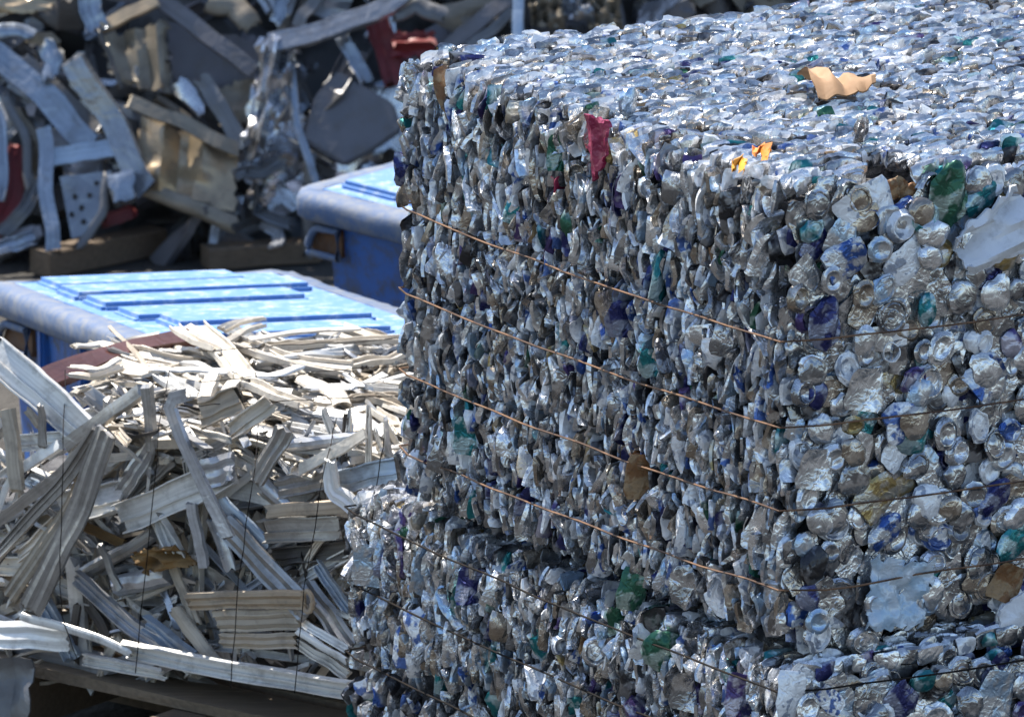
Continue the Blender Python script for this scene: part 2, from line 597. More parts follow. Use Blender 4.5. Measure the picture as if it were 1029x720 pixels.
    for it in items:
        if it[3] == 'in':
            scored.append((0, it)); continue
        pw = W @ it[1].translation
        X, Y, d = px_of(pw)
        if not (-5 < X < PW + 5 and -5 < Y < PH + 5):
            scored.append((0, it)); continue
        va = TPL[it[0]][1]
        A = np.array(W @ it[1])
        w = va @ A[:3, :3].T
        ww = w.max(0) - w.min(0)
        e1 = w[:, 0].max() - w[:, 0].min()
        up = w @ np.array(_U)
        e2 = up.max() - up.min()
        scored.append((e1 * e2 * (4 if it[3] == 'hero' else 1) * (0.5 if it[3] == 'top' else 1), it))
    scored.sort(key=lambda t: -t[0])
    single = [it for s_, it in scored[:300] if s_ > 0]
    rest = [it for s_, it in scored[len(single):]]
    for ti, M, k, face in single:
        o = link('crushed_can', TPL[ti][4], None, R)
        o.matrix_local = M
        o.material_slots[0].link = 'OBJECT'
        o.material_slots[0].material = CAN[CAN_KEYS[k]]
    st = joined('packed_cans', [(a, b, c) for a, b, c, d in rest], [CAN[k] for k in CAN_KEYS], R)
    st['kind'] = 'stuff'
    # filler box added inside, dark to stand for shade between cans
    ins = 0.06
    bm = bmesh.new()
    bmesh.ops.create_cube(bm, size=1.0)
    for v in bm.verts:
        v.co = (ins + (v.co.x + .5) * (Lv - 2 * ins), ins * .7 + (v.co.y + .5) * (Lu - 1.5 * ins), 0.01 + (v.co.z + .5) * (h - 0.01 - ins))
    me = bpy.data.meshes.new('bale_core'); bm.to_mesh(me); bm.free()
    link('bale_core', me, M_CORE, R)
    # wires
    for wi, w in enumerate(wires):
        pts = []
        def run(a, b, n):
            for q in range(n):
                t = q / n
                p = Vector(a).lerp(Vector(b), t)
                pts.append(p + Vector((0.004 * nz(t * 9 + wi, wi, 1), 0.004 * nz(t * 9, wi, 5), 0.006 * nz(t * 7 + wi * 3, 2, 2) - 0.010 * math.sin(math.pi * t))))
        g = wire_proud
        zl = w + flare * (2 * w / h - 1)
        run((-g, 0.0, w), (-g, Lu, zl), 26)
        run((0, Lu + g * .3, zl), (Lv, Lu + g * .3, zl), 12)
        run((Lv + g * .3, Lu, zl), (Lv + g * .3, 0, w), 12)
        run((Lv, -g * 1.75, w), (0.0, -g * 1.75, w), 26)
        link('baling_wire', tube_mesh('baling_wire', pts, 0.0018, 6, True), wire_mats[wi % len(wire_mats)], R)
    return R


z1 = N1.z - BALE_H
heroes1 = [
    (626, 322, 'left', 'side', 1.0, 0.3, 'navy'),
    (645, 480, 'left', 'side', 0.9, 0.1, 'brown'), (576, 175, 'left', 'end', 0.8, 0.2, 'warm'),
    (648, 190, 'left', 'end', 0.75, 0.2, 'silver'), (560, 155, 'left', 'side', 0.8, 0.1, 'green'),
    (655, 365, 'left', 'side', 0.8, 0.1, 'teal'), (725, 345, 'left', 'side', 0.8, 0.2, 'silver2'),
    (680, 190, 'left', 'side', 0.95, 0.1, 'silver2'), (470, 440, 'left', 'side', 0.8, 0.1, 'teal'),
    (685, 590, 'left', 'foil', 1.0, 0.0, 'silver2'), (632, 595, 'left', 'side', 0.9, 0.2, 'green'),
    (908, 228, 'right', 'end', 1.15, 0.2, 'white'), (845, 240, 'right', 'side', 0.9, 0.6, 'pale'),
    (848, 262, 'right', 'side', 0.9, 1.2, 'blue'), (830, 325, 'right', 'foil', 0.9, 0.2, 'navy'),
    (935, 385, 'right', 'end', 0.95, 0.0, 'silver'), (932, 312, 'right', 'foil', 0.7, 0.0, 'teal'),
    (992, 380, 'right', 'side', 1.0, 1.0, 'blue'), (918, 440, 'right', 'side', 0.9, 0.3, 'teal'),
    (912, 262, 'right', 'side', 0.95, 0.9, 'white'), (970, 300, 'right', 'end', 0.8, 0.0, 'silver'),
    (840, 530, 'right', 'end', 0.9, 0.0, 'white'), (890, 535, 'right', 'foil', 0.8, 0.9, 'blue'),
    (945, 540, 'right', 'end', 0.9, 0.0, 'whiteb'), (990, 345, 'right', 'end', 0.75, 0.4, 'white'),
    (955, 195, 'right', 'foil', 1.1, 0.2, 'green'), (985, 200, 'right', 'foil', 0.8, 1.0, 'teal'),
    (965, 455, 'right', 'end', 0.9, 0.4, 'silver'), (870, 390, 'right', 'side', 1.0, 0.2, 'silver'),
    (825, 640, 'right', 'end', 0.95, 0.3, 'white'), (870, 645, 'right', 'end', 0.9, 0.3, 'silver'),
    (1012, 585, 'right', 'side', 0.9, 0.5, 'brown'), (1018, 620, 'right', 'foil', 1.0, 0.3, 'white'),
    (1018, 545, 'right', 'side', 1.0, 0.9, 'teal'), (905, 425, 'right', 'side', 1.0, 1.5, 'whiteb'),
    (1000, 500, 'right', 'foil', 0.8, 0.9, 'navy'), (940, 565, 'right', 'end', 0.8, .2, 'silver'),
    (810, 395, 'right', 'end', 0.8, 0.2, 'silver2'), (820, 470, 'right', 'side', 0.95, 0.2, 'silver'),
    (880, 500, 'right', 'side', 0.9, 0.9, 'gold'), (805, 300, 'right', 'end', 0.85, 0.2, 'warm'),
]
BALE1 = build_bale(Vector((N1.x, N1.y, z1)), ROT, 1.55, 1.2, BALE_H, [0.536, 0.392, 0.252, 0.118], [M_WIRE],
           'bale of crushed cans stacked on top, four rusty wires, sunlit upper surface', 11, 0.016, heroes1,
           hollows=[(902, 186, 0.044), (922, 182, 0.044)] + [(790, y, 0.033) for y in range(208, 312, 12)])
heroes2 = [
    (663, 655, 'left', 'foil', 1.0, 0.2, 'green'), (741, 702, 'left', 'side', 0.95, 0.1, 'purple'),
    (596, 655, 'left', 'end', 0.9, 0.2, 'silver'), (562, 650, 'left', 'end', 0.75, 0.2, 'white'),
    (505, 630, 'left', 'side', 0.9, 0.1, 'warm'), (370, 570, 'left', 'side', 0.9, 0.1, 'pale'),
    (690, 695, 'left', 'side', 0.9, 0.2, 'silver2'), (470, 590, 'left', 'side', 0.9, 0.2, 'navy'),
    (795, 700, 'right', 'side', 1.0, 0.1, 'white'), (905, 705, 'right', 'side', 1.0, 0.9, 'navy'),
    (1000, 700, 'right', 'side', 1.0, 0.3, 'pale'),
]
N2 = Vector((N1.x, N1.y, 0)) - VD * 0.026 - UD * 0.040
build_bale(N2, ROT - math.radians(0.9), 1.6, 1.42, z1 - 0.004, [0.665, 0.535, 0.40, 0.27, 0.14], [M_WIRE_D],
           'bale of crushed cans at the bottom, bearing the other can bale', 23, 0.0, heroes2, visible_z=0.45, covered=0.17)


def local(P, R):
    return R.matrix_basis.inverted() @ P


# crumpled sheets: a grid between four corners, folded by noise, with thickness
def panel_mesh(name, c, n=10, m=10, amp=0.012, fr=9, seed=0, th=0.003, folds=(), ragged=0.0, hint=None):
    TL, TR, BR, BL = [Vector(p) for p in c]
    nrm = (TR - TL).cross(BL - TL).normalized()
    if hint is not None and nrm.dot(hint) < 0:
        nrm = -nrm
    V = []
    for j in range(m + 1):
        for i in range(n + 1):
            u, v = i / n, j / m
            p = TL.lerp(TR, u).lerp(BL.lerp(BR, u), v)
            d = amp * (0.9 * ridge(u * fr * .25 + seed, v * fr * .25, seed) + 0.5 * nz(u * fr * .6, v * fr * .6 + seed, 3))
            for (a, b, cc, h) in folds:      # fold lines a*u + b*v = cc of height h
                d += h * max(0.0, 1 - abs(a * u + b * v - cc) * 5)
            e = min(u, 1 - u, v, 1 - v)
            if ragged and e < 0.01:
                p = p + (TR - TL).normalized() * ragged * nz(u * 9 + seed, v * 9, 8) + (BL - TL).normalized() * ragged * nz(u * 9 + seed, v * 9, 18)
            V.append(p + nrm * d)
    K = len(V)
    V += [p - nrm * th for p in V]
    Fc = []
    W_ = n + 1
    for j in range(m):
        for i in range(n):
            a = j * W_ + i
            Fc.append((a, a + 1, a + W_ + 1, a + W_))
            Fc.append((K + a, K + a + W_, K + a + W_ + 1, K + a + 1))
    ring = [i for i in range(n)] + [j * W_ + n for j in range(m)] + [m * W_ + i for i in range(n, 0, -1)] + [j * W_ for j in range(m, 0, -1)]
    for q in range(len(ring)):
        a, b = ring[q], ring[(q + 1) % len(ring)]
        Fc.append((a, K + a, K + b, b))
    me = mesh_from(name, V, Fc)
    recalc(me)
    me.polygons.foreach_set('use_smooth', [True] * len(me.polygons))
    me.set_sharp_from_angle(angle=math.radians(30))
    return me


def centre(me):
    """move the mesh so that its origin is at its base; returns the place of that base"""
    co = np.empty(len(me.vertices) * 3, dtype=np.float32)
    me.vertices.foreach_get('co', co)
    co = co.reshape(-1, 3)
    c = (co.min(0) + co.max(0)) / 2
    c[2] = co[:, 2].min()
    co -= c
    me.vertices.foreach_set('co', co.ravel())
    me.update()
    return Vector([float(x) for x in c])


def thing(name, me, mat, label, cat, group=None):
    p = centre(me)
    o = link(name, me, mat)
    o.location = p
    return tag(o, label, cat, group)


def part(name, me, mat, R):
    Mi = R.matrix_basis.inverted()
    me.transform(Mi)
    return link(name, me, mat, R)


# ---- pressed sheets on the right face of the upper bale
def right_pt(px, py, off):
    W = BALE1.matrix_basis
    return on_plane(px, py, W @ Vector((0, -off, 0)), W.to_3x3() @ Vector((0, 1, 0)))


rf_n = -UD
M_PLATE = sheet('pale_painted_plate', (0.66, 0.67, 0.70), (0.58, 0.60, 0.64), metallic=0.05, rough=0.42, dirt_amt=0.4, nscale=16, bscale=40, bstr=0.35, streak=0)
part('pressed_plate', panel_mesh('pressed_plate', [right_pt(958, 238, .03), right_pt(1022, 186, .035), right_pt(1062, 238, .035), right_pt(975, 277, .03)],
     18, 16, 0.006, 6, 3, 0.006, folds=((0.2, 1, 0.40, -0.030), (0.1, 1, 0.80, 0.016), (1, 0.3, 0.25, -0.016), (0.7, -1, 0.1, 0.014)), ragged=0.012, hint=rf_n), M_PLATE, BALE1)
M_PBLUE = sheet('pale_blue_plastic', (0.34, 0.46, 0.58), (0.50, 0.56, 0.62), metallic=0.1, rough=0.22, dirt_amt=0.35, nscale=30, soft=0.1, bscale=45, bstr=0.6, streak=0)
part('plastic_sheet', panel_mesh('plastic_sheet', [right_pt(876, 560, .012), right_pt(938, 564, .017), right_pt(928, 628, .015), right_pt(868, 632, .016)],
     16, 16, 0.012, 9, 9, 0.003, folds=((1, .4, .5, .008), (.5, -1, -.2, -.010)), ragged=0.018, hint=rf_n), M_PBLUE, BALE1)
part('pressed_plate', panel_mesh('pressed_plate', [right_pt(1003, 612, .03), right_pt(1034, 590, .03), right_pt(1040, 625, .03), right_pt(1004, 634, .03)],
     8, 8, 0.006, 6, 29, 0.005, ragged=0.01, hint=rf_n), M_PLATE, BALE1)
for k, (x, y) in enumerate(((899, 190), (915, 193), (905, 186))):
    ti = T_FOIL[k]
    o = link('crushed_can', TPL[ti][4], None, BALE1)
    o.matrix_local = Matrix.Translation(local(right_pt(x, y, -0.02), BALE1)) @ Matrix.Rotation(k * 1.1, 4, 'Y') @ Matrix.Diagonal((.42, .6, .42, 1))
    o.material_slots[0].link = 'OBJECT'
    o.material_slots[0].material = CAN['brown']

def left_pt(px, py, off):
    W = BALE1.matrix_basis
    return on_plane(px, py, W @ Vector((-off, 0, 0)), W.to_3x3() @ Vector((1, 0, 0)))


mg = part('crushed_can', panel_mesh('magenta_can', [left_pt(590, 114, .016), left_pt(613, 121, .020), left_pt(610, 158, .022), left_pt(599, 182, .016)],
          8, 12, 0.008, 8, 77, 0.006, folds=((1, 0.1, 0.4, 0.008),), ragged=0.008, hint=-VD), CAN['magenta'], BALE1)
mg['label'] = 'magenta crushed can high on the left face'

# ---- litter lying on the upper bale
TOPZ = N1.z + 0.012
M_CARD = sheet('tan_wrapping_paper', (0.33, 0.195, 0.10), (0.26, 0.145, 0.07), metallic=0.0, rough=0.75, dirt_amt=0.15, bstr=0.15)


def on_top(px, py, dz=0.0):
    return on_z(px, py, TOPZ + dz)


def paper():
    a, b, c_, d = on_top(800, 82), on_top(868, 88), on_top(880, 98), on_top(822, 104)
    n, m = 18, 8
    V = []
    for j in range(m + 1):
        for i in range(n + 1):
            u, v = i / n, j / m
            p = a.lerp(b, u).lerp(d.lerp(c_, u), v)
            arch = 0.030 * math.sin(math.pi * v) ** 0.7 * (1.0 if u < 0.5 else 0.75)
            pinch = 1 - 0.62 * math.exp(-((u - 0.52) / 0.10) ** 2)
            lift = 0.016 * max(0, u - 0.62) / 0.38 * math.sin(5 * v + 3 * u)
            e_ = 0.010 * nz(u * 7, v * 5, 3) if (i in (0, n) or j in (0, m)) else 0.0
            V.append(p + Vector((e_, e_ * 2, arch * pinch + lift + 0.011 * ridge(u * 3.1, v * 1.9, 4) + 0.003)))
    Fc = [(j * (n + 1) + i, j * (n + 1) + i + 1, (j + 1) * (n + 1) + i + 1, (j + 1) * (n + 1) + i) for j in range(m) for i in range(n)]
    K = len(V)
    V += [v - Vector((0, 0, 0.0025)) for v in V]
    Fc += [tuple(K + q for q in f[::-1]) for f in Fc]
    me = mesh_from('wrapping_paper', V, Fc, True, 40)
    thing('wrapping_paper', me, M_CARD, 'crumpled tan paper scrap lying on the sunlit can bale', 'paper')


paper()
M_ORANGE = sheet('orange_plastic', (0.80, 0.20, 0.02), (0.72, 0.26, 0.02), metallic=0.0, rough=0.45, dirt_amt=0.1)
M_ORANGE2 = sheet('amber_plastic', (0.80, 0.36, 0.02), (0.75, 0.30, 0.02), metallic=0.0, rough=0.45, dirt_amt=0.1)


def flake(name, P, s, rot, mat, label, cat, seed):
    V, Fc = foil(seed)
    M = Matrix.Translation(P) @ Matrix.Rotation(rot[2], 4, 'Z') @ Matrix.Rotation(rot[0], 4, 'X') @ Matrix.Diagonal((s[0], s[1], s[2], 1))
    me = mesh_from(name, [M @ Vector(v) for v in V], Fc, True, 40)
    return thing(name, me, mat, label, cat)


for (px, py, w_, mt_, lb_, sd_) in ((764, 156, 10, M_ORANGE, 'bright orange plastic scrap on the can bale, nearer the tan paper', 5),
                               (741, 170, 8, M_ORANGE2, 'amber yellow plastic scrap on the top edge of the can bale', 9)):
    me = panel_mesh('plastic_scrap', [on_top(px - w_, py - 4, .020), on_top(px + w_, py - 5, .026), on_top(px + w_ * .7, py + 5, .016), on_top(px - w_ * .8, py + 4, .003)],
                    7, 7, 0.014, 9, sd_, 0.002, folds=((1, .3, .6, .012),), ragged=0.012, hint=Vector((0, -.6, 1)))
    thing('plastic_scrap', me, mt_, lb_, 'plastic scrap')
flake('loose_can', on_top(866, 131, 0.022), (0.32, 0.5, 0.5), (0.4, 0, 0.3), CAN['silver2'], 'grey crumpled can sticking up loose in front of the tan paper', 'can', 13)
flake('loose_can', on_top(633, 103, 0.02), (0.5, 0.8, 0.6), (0.4, 0, 0.9), CAN['pale'], 'pale blue crumpled can sticking up above the magenta can', 'can', 17)

# ------------------------------------------------------------------ strips and profiles
STRIP = {
    'cream': sheet('strip_cream_paint', (0.66, 0.61, 0.53), (0.50, 0.45, 0.38), metallic=0.1, rough=0.42, streak=0.35),
    'white': sheet('strip_white_paint', (0.74, 0.73, 0.70), (0.58, 0.57, 0.55), metallic=0.15, rough=0.36, streak=0.4),
    'bluish': sheet('strip_mill_aluminium', (0.52, 0.54, 0.57), (0.38, 0.39, 0.42), metallic=0.5, rough=0.27),
    'grey': sheet('strip_grey_aluminium', (0.40, 0.39, 0.375), (0.27, 0.265, 0.26), metallic=0.6, rough=0.33),
    'beige': sheet('strip_beige_dirty', (0.46, 0.40, 0.32), (0.33, 0.28, 0.22), metallic=0.15, rough=0.55),
    'tan': sheet('strip_tan_wood_grain', (0.34, 0.25, 0.16), (0.42, 0.35, 0.27), metallic=0.05, rough=0.6),
    'dark': sheet('strip_dark_bronze', (0.06, 0.055, 0.05), (0.11, 0.10, 0.095), metallic=0.4, rough=0.45),
    'maroon': sheet('strip_maroon_paint', (0.105, 0.04, 0.03), (0.07, 0.028, 0.022), metallic=0.1, rough=0.3, dirt_amt=0.2),
    'red': sheet('scrap_red_paint', (0.17, 0.010, 0.011), (0.10, 0.008, 0.010), metallic=0.1, rough=0.45, dirt_amt=0.3),
    'gold': sheet('scrap_bronze_sheet', (0.46, 0.35, 0.22), (0.33, 0.26, 0.18), metallic=0.6, rough=0.32),
    'taupe': sheet('scrap_taupe_sheet', (0.30, 0.26, 0.21), (0.22, 0.19, 0.155), metallic=0.45, rough=0.4),
    'slate': sheet('scrap_slate_plate', (0.15, 0.145, 0.16), (0.10, 0.10, 0.11), metallic=0.2, rough=0.5),
    'steel': sheet('scrap_shiny_aluminium', (0.62, 0.63, 0.65), (0.42, 0.43, 0.46), metallic=0.9, rough=0.24, bstr=0.4),
    'pale': sheet('scrap_pale_blue_paint', (0.38, 0.46, 0.56), (0.27, 0.33, 0.41), metallic=0.4, rough=0.34),
    'h_pale': sheet('heap_pale_aluminium', (0.36, 0.40, 0.46), (0.22, 0.25, 0.29), metallic=0.6, rough=0.22, bstr=0.5),  # h_ set: darkened copies of the metals, deeper shade put into colour
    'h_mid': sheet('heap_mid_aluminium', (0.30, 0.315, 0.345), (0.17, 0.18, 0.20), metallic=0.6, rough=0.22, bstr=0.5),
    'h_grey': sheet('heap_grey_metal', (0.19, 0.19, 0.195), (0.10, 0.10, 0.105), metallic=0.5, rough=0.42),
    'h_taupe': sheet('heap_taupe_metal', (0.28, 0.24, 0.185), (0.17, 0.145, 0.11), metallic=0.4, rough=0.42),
    'cloth': sheet('ochre_cloth', (0.26, 0.15, 0.05), (0.18, 0.10, 0.035), metallic=0.0, rough=0.9),
}


def profile(kind, w):
    h = w / 2
    t = 0.0028
    if kind == 'flat':
        l = min(0.010, w * 0.3)
        return [(-h, -t), (h, -t), (h, l), (h - t, l), (h - t, 0), (w * .14, 0), (w * .14, l * .5), (w * .14 - t, l * .5), (w * .14 - t, 0), (-h + t, 0), (-h + t, l), (-h, l)]
    if kind == 'rib':
        out = []
        n = 9
        for i in range(n + 1):
            out.append((-h + w * i / n, 0.0016 * (i % 2) + 0.0035 * (i in (2, 6))))
        return out + [(h, -t - .003), (-h, -t - .003)]
    if kind == 'chan':
        l = w * 0.42
        return [(-h, -l), (-h, 0), (h, 0), (h, -l), (h - t * 1.4, -l), (h - t * 1.4, -t), (-h + t * 1.4, -t), (-h + t * 1.4, -l)]
    if kind == 'tube':
        return [(h * math.cos(a), h * math.sin(a)) for a in [math.pi * 2 * k / 10 for k in range(10)]]
    if kind == 'bar':
        l = w * 0.28
        return [(-h, -l), (h, -l), (h, l), (h * .3, l * 1.15), (-h * .3, l * 1.15), (-h, l)]
    if kind == 'curl':
        out = [(h * math.cos(a), 0.5 * h * math.sin(a)) for a in [math.pi * k / 6 for k in range(7)]]
        return out + [((h - 2 * t) * math.cos(a), 0.5 * h * math.sin(a) - t) for a in [math.pi * k / 6 for k in range(6, -1, -1)]]
    raise ValueError(kind)


def strip_mesh(name, pts, w, kind, up, seed, twist=0.0, wav=0.004, tear=0.006, sec=7, taper=0.0):
    r = random.Random(seed)
    P = [Vector(p) for p in pts]
    L = [0.0]
    for a, b in zip(P, P[1:]):
        L.append(L[-1] + (b - a).length)
    tot = L[-1]
    if len(P) > 2:
        sec = sec + 4

    def pos(t):
        d = t * tot
        for q in range(len(P) - 1):
            if d <= L[q + 1] or q == len(P) - 2:
                return P[q].lerp(P[q + 1], (d - L[q]) / max(1e-6, L[q + 1] - L[q]))
    C = []
    for q in range(sec):
        t = q / (sec - 1)
        p = pos(t)
        if len(P) > 2 and 0 < q < sec - 1:
            p = (p * 2 + pos(max(0, t - 0.06)) + pos(min(1, t + 0.06))) / 4
        C.append(p + Vector((nz(t * 3 + seed, 1, 2), nz(t * 3 + seed, 5, 2), nz(t * 3 + seed, 9, 2))) * wav)
    base = profile(kind, w)
    V = []
    K = len(base)
    for q in range(sec):
        t = q / (sec - 1)
        d = (C[min(q + 1, sec - 1)] - C[max(q - 1, 0)]).normalized()
        b = (up - d * up.dot(d))
        if b.length < 0.1:
            b = Vector((0, 0, 1)) - d * d.z
        b.normalize()
        a = d.cross(b)
        ang = twist * (t - 0.5) + 0.25 * nz(t * 2.2 + seed, 3, 3)
        a, b = a * math.cos(ang) + b * math.sin(ang), b * math.cos(ang) - a * math.sin(ang)
        sw = 1 - taper * t + 0.10 * nz(t * 4, seed, 6)
        sq = 1 + 0.35 * nz(t * 3.3 + 7, seed, 6)
        for k, (x, y) in enumerate(base):
            e = d * (r.uniform(-tear, tear) if q in (0, sec - 1) else 0)
            dent = 0.05 * w * nz(x * 60 + seed, t * 7, 2)
            V.append(C[q] + a * (x * sw) + b * (y * sq + dent) + e)
    Fc = []
    for q in range(sec - 1):
        for k in range(K):
            Fc.append((q * K + k, q * K + (k + 1) % K, (q + 1) * K + (k + 1) % K, (q + 1) * K + k))
    Fc.append(tuple(range(K))[::-1]); Fc.append(tuple((sec - 1) * K + k for k in range(K)))
    me = mesh_from(name, V, Fc)
    recalc(me)
    me.polygons.foreach_set('use_smooth', [True] * len(me.polygons))
    me.set_sharp_from_angle(angle=math.radians(28))
    uv = me.uv_layers.new(name='uv')
    li = np.empty(len(me.loops), dtype=np.int32); me.loops.foreach_get('vertex_index', li)
    px_ = np.array([b[0] for b in base])
    U = np.stack([seed * 3.1 + (li // K) / (sec - 1) * tot, px_[li % K] + seed], 1).astype(np.float32)
    uv.data.foreach_set('uv', U.ravel())
    return me


# ------------------------------------------------------------------ pallet and bale of aluminium strips
A38 = math.radians(38)
SB_D = Vector((math.cos(A38), -math.sin(A38), 0))          # along the bale's front, rightwards
SB_N = Vector((-math.sin(A38), -math.cos(A38), 0))         # front normal, towards us
SB_Z0 = 0.16
SB_P = on_z(200, 690, SB_Z0)
SB_TOP = SB_Z0 + 0.48


def sbf(px, py, off=0.0):
    return on_plane(px, py, SB_P + SB_N * off, SB_N)


def sbt(px, py, off=0.0):
    return on_z(px, py, SB_TOP + off)


SB = root('strip_bale', SB_P - SB_N * 0.45, 0.0, label='bale of bent white and grey aluminium strips on a wooden pallet', cat='scrap bale')


def wpx(w, P):
    return w * px_of(P)[2] / FPX


def sb_strip(pts, w, kind, mat, off=0.03, top=False, tilt=(0, 0), twist=0.0, seed=None, wav=0.004, tear=0.006, name='strip', taper=0.0):
    seed = seed if seed is not None else rnd.uniform(0, 500)
    f = sbt if top else sbf
    P = []
    for q, p in enumerate(pts):
        o = off if not isinstance(off, (tuple, list)) else off[q]
        P.append(f(p[0], p[1], o))
    up = Vector((0, 0, 1)) if top else SB_N.copy()
    up = (up + Vector((tilt[0], 0, tilt[1]))).normalized()
    me = strip_mesh(name, P, wpx(w, P[0]), kind, up, seed, twist, wav, tear, taper=taper)
    return part(name, me, STRIP[mat], SB)


def core_box(pts, z0, z1):
    n = len(pts)
    V = [(p.x, p.y, z0) for p in pts] + [(p.x, p.y, z1) for p in pts]
    Fc = [tuple(range(n))[::-1], tuple(range(n, 2 * n))] + [(i, (i + 1) % n, n + (i + 1) % n, n + i) for i in range(n)]
    me = mesh_from('bale_core', V, Fc)
    recalc(me)
    return me


fa, fb, fc = sbf(-60, 690, -0.10), sbf(75, 690, -0.10), sbf(480, 690, -0.10)
bk = SB_N * -0.62
part('bale_core', core_box([fb, fc, fc + bk, fb + bk], SB_Z0 + 0.02, SB_TOP - 0.07), M_CORE, SB)  # filler boxes behind the strips, added to block light
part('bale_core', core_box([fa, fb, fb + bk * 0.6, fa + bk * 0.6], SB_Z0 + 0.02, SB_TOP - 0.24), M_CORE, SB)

# random strips: front
rs = random.Random(31)
for q in range(125):
    x = rs.uniform(-30, 425); y = rs.uniform(450 if x > 90 else 470, 682)
    ln = rs.uniform(50, 150)
    a = rs.choice([rs.gauss(0.75, 0.35), rs.gauss(-0.5, 0.3), rs.gauss(0.1, 0.2), rs.gauss(1.3, 0.3)])
    dx, dy = math.cos(a) * ln / 2, math.sin(a) * ln / 2
    y1, y2 = y - dy, y + dy
    if max(y1, y2) > 694 or min(y1, y2) < 425:
        continue
    sb_strip([(x - dx, y1), (x + dx, y2)], rs.uniform(7, 22), rs.choice(['flat', 'rib', 'chan', 'curl', 'flat', 'bar']),
             rs.choices(['cream', 'white', 'bluish', 'grey', 'beige', 'tan', 'dark'], [6, 5, 5, 4, 4, 1, 1.0])[0],
             (rs.uniform(-0.05, 0.03), rs.uniform(-0.05, 0.03)), False, (rs.gauss(0, .35), rs.gauss(0.2, .45)), rs.gauss(0, .5), tear=0.014)
# random strips: sunlit top
for q in range(100):
    for tries in range(20):
        x = rs.uniform(70, 430); y = rs.uniform(328, 462)
        lo = 378 - (x - 60) * 0.36 if x < 205 else 326 + (x - 205) * 0.04
        hi = 425 + (x - 80) * 0.13
        if lo + 6 < y < hi:
            break
    ln = rs.uniform(45, 125)
    a = rs.gauss(0.16, 0.3) if rs.random() < 0.7 else rs.gauss(-0.25, 0.3)
    dx, dy = math.cos(a) * ln / 2, math.sin(a) * ln / 2
    fall = 0.0
    back = max(0.0, (y - lo) / max(20, hi - lo))
    z = 0.03 * math.sin(math.pi * back) + rs.uniform(-0.05, 0.012)
    sb_strip([(x - dx, y - dy), (x, y - rs.uniform(-2, 5)), (x + dx, y + dy)], rs.uniform(10, 26), rs.choice(['flat', 'rib', 'curl', 'flat', 'chan']),
             rs.choices(['cream', 'white', 'beige', 'grey', 'bluish'], [7, 5, 2, 1, .6])[0],
             (z + rs.uniform(-.02, .02), z + rs.uniform(0, .03), z + rs.uniform(-.02, .02)), True, (rs.gauss(0, .35), rs.gauss(0, .2)), rs.gauss(0, .7), wav=0.006, tear=0.015)
# splinters too small to pick apart, joined
sp = {k: [] for k in ('cream', 'white', 'bluish', 'grey', 'beige', 'dark')}
for q in range(760):
    on_front = q % 5 < 3
    if on_front:
        x = rs.uniform(-30, 425); y = rs.uniform(440, 684); a = rs.choice([rs.gauss(0.75, 0.4), rs.gauss(-0.5, 0.4), rs.gauss(1.4, 0.4)])
    else:
        x = rs.uniform(110, 425); y = rs.uniform(345, 440); a = rs.gauss(0.1, 0.4)
    ln = rs.uniform(20, 70)
    dx, dy = math.cos(a) * ln / 2, math.sin(a) * ln / 2
    if on_front and max(y - dy, y + dy) > 692:
        continue
    o1, o2 = (rs.uniform(-0.05, 0.05), rs.uniform(-0.05, 0.05)) if on_front else (rs.uniform(-.02, .05), rs.uniform(-.02, .05))
    f = sbf if on_front else sbt
    p1, p2 = f(x - dx, y - dy, o1), f(x + dx, y + dy, o2)
    up = ((SB_N if on_front else Vector((0, 0, 1))) + Vector((rs.gauss(0, .5), rs.gauss(0, .5), rs.gauss(0, .5)))).normalized()
    me = strip_mesh('splinter', [p1, (p1 + p2) / 2 + up * rs.gauss(0, .008), p2], wpx(rs.uniform(3, 9), p1), rs.choice(['flat', 'bar', 'chan']), up, q * 1.7, rs.gauss(0, .8), 0.004, 0.016, sec=2)
    sp[rs.choices(list(sp), [6, 5, 3, 3, 3, 1])[0]].append(me)


def merge(name, groups):
    vs, fs, mi, uv = [], [], [], []
    off = 0
    for ki, k in enumerate(groups):
        for me in groups[k]:
            vs += [tuple(v.co) for v in me.vertices]
            for f in me.polygons:
                fs.append(tuple(off + i for i in f.vertices)); mi.append(ki)
            u = np.empty(len(me.loops) * 2, dtype=np.float32); me.uv_layers[0].data.foreach_get('uv', u)
            uv.append(u)
            off += len(me.vertices)
            bpy.data.meshes.remove(me)
    me = bpy.data.meshes.new(name)
    me.from_pydata(vs, [], fs)
    for k in groups:
        me.materials.append(STRIP[k])
    me.polygons.foreach_set('material_index', mi)
    me.polygons.foreach_set('use_smooth', [True] * len(mi))
    me.uv_layers.new(name='uv').data.foreach_set('uv', np.concatenate(uv))
    me.update(); me.set_sharp_from_angle(angle=math.radians(28))
    return me


part('splinters', merge('splinters', sp), None, SB)['kind'] = 'stuff'
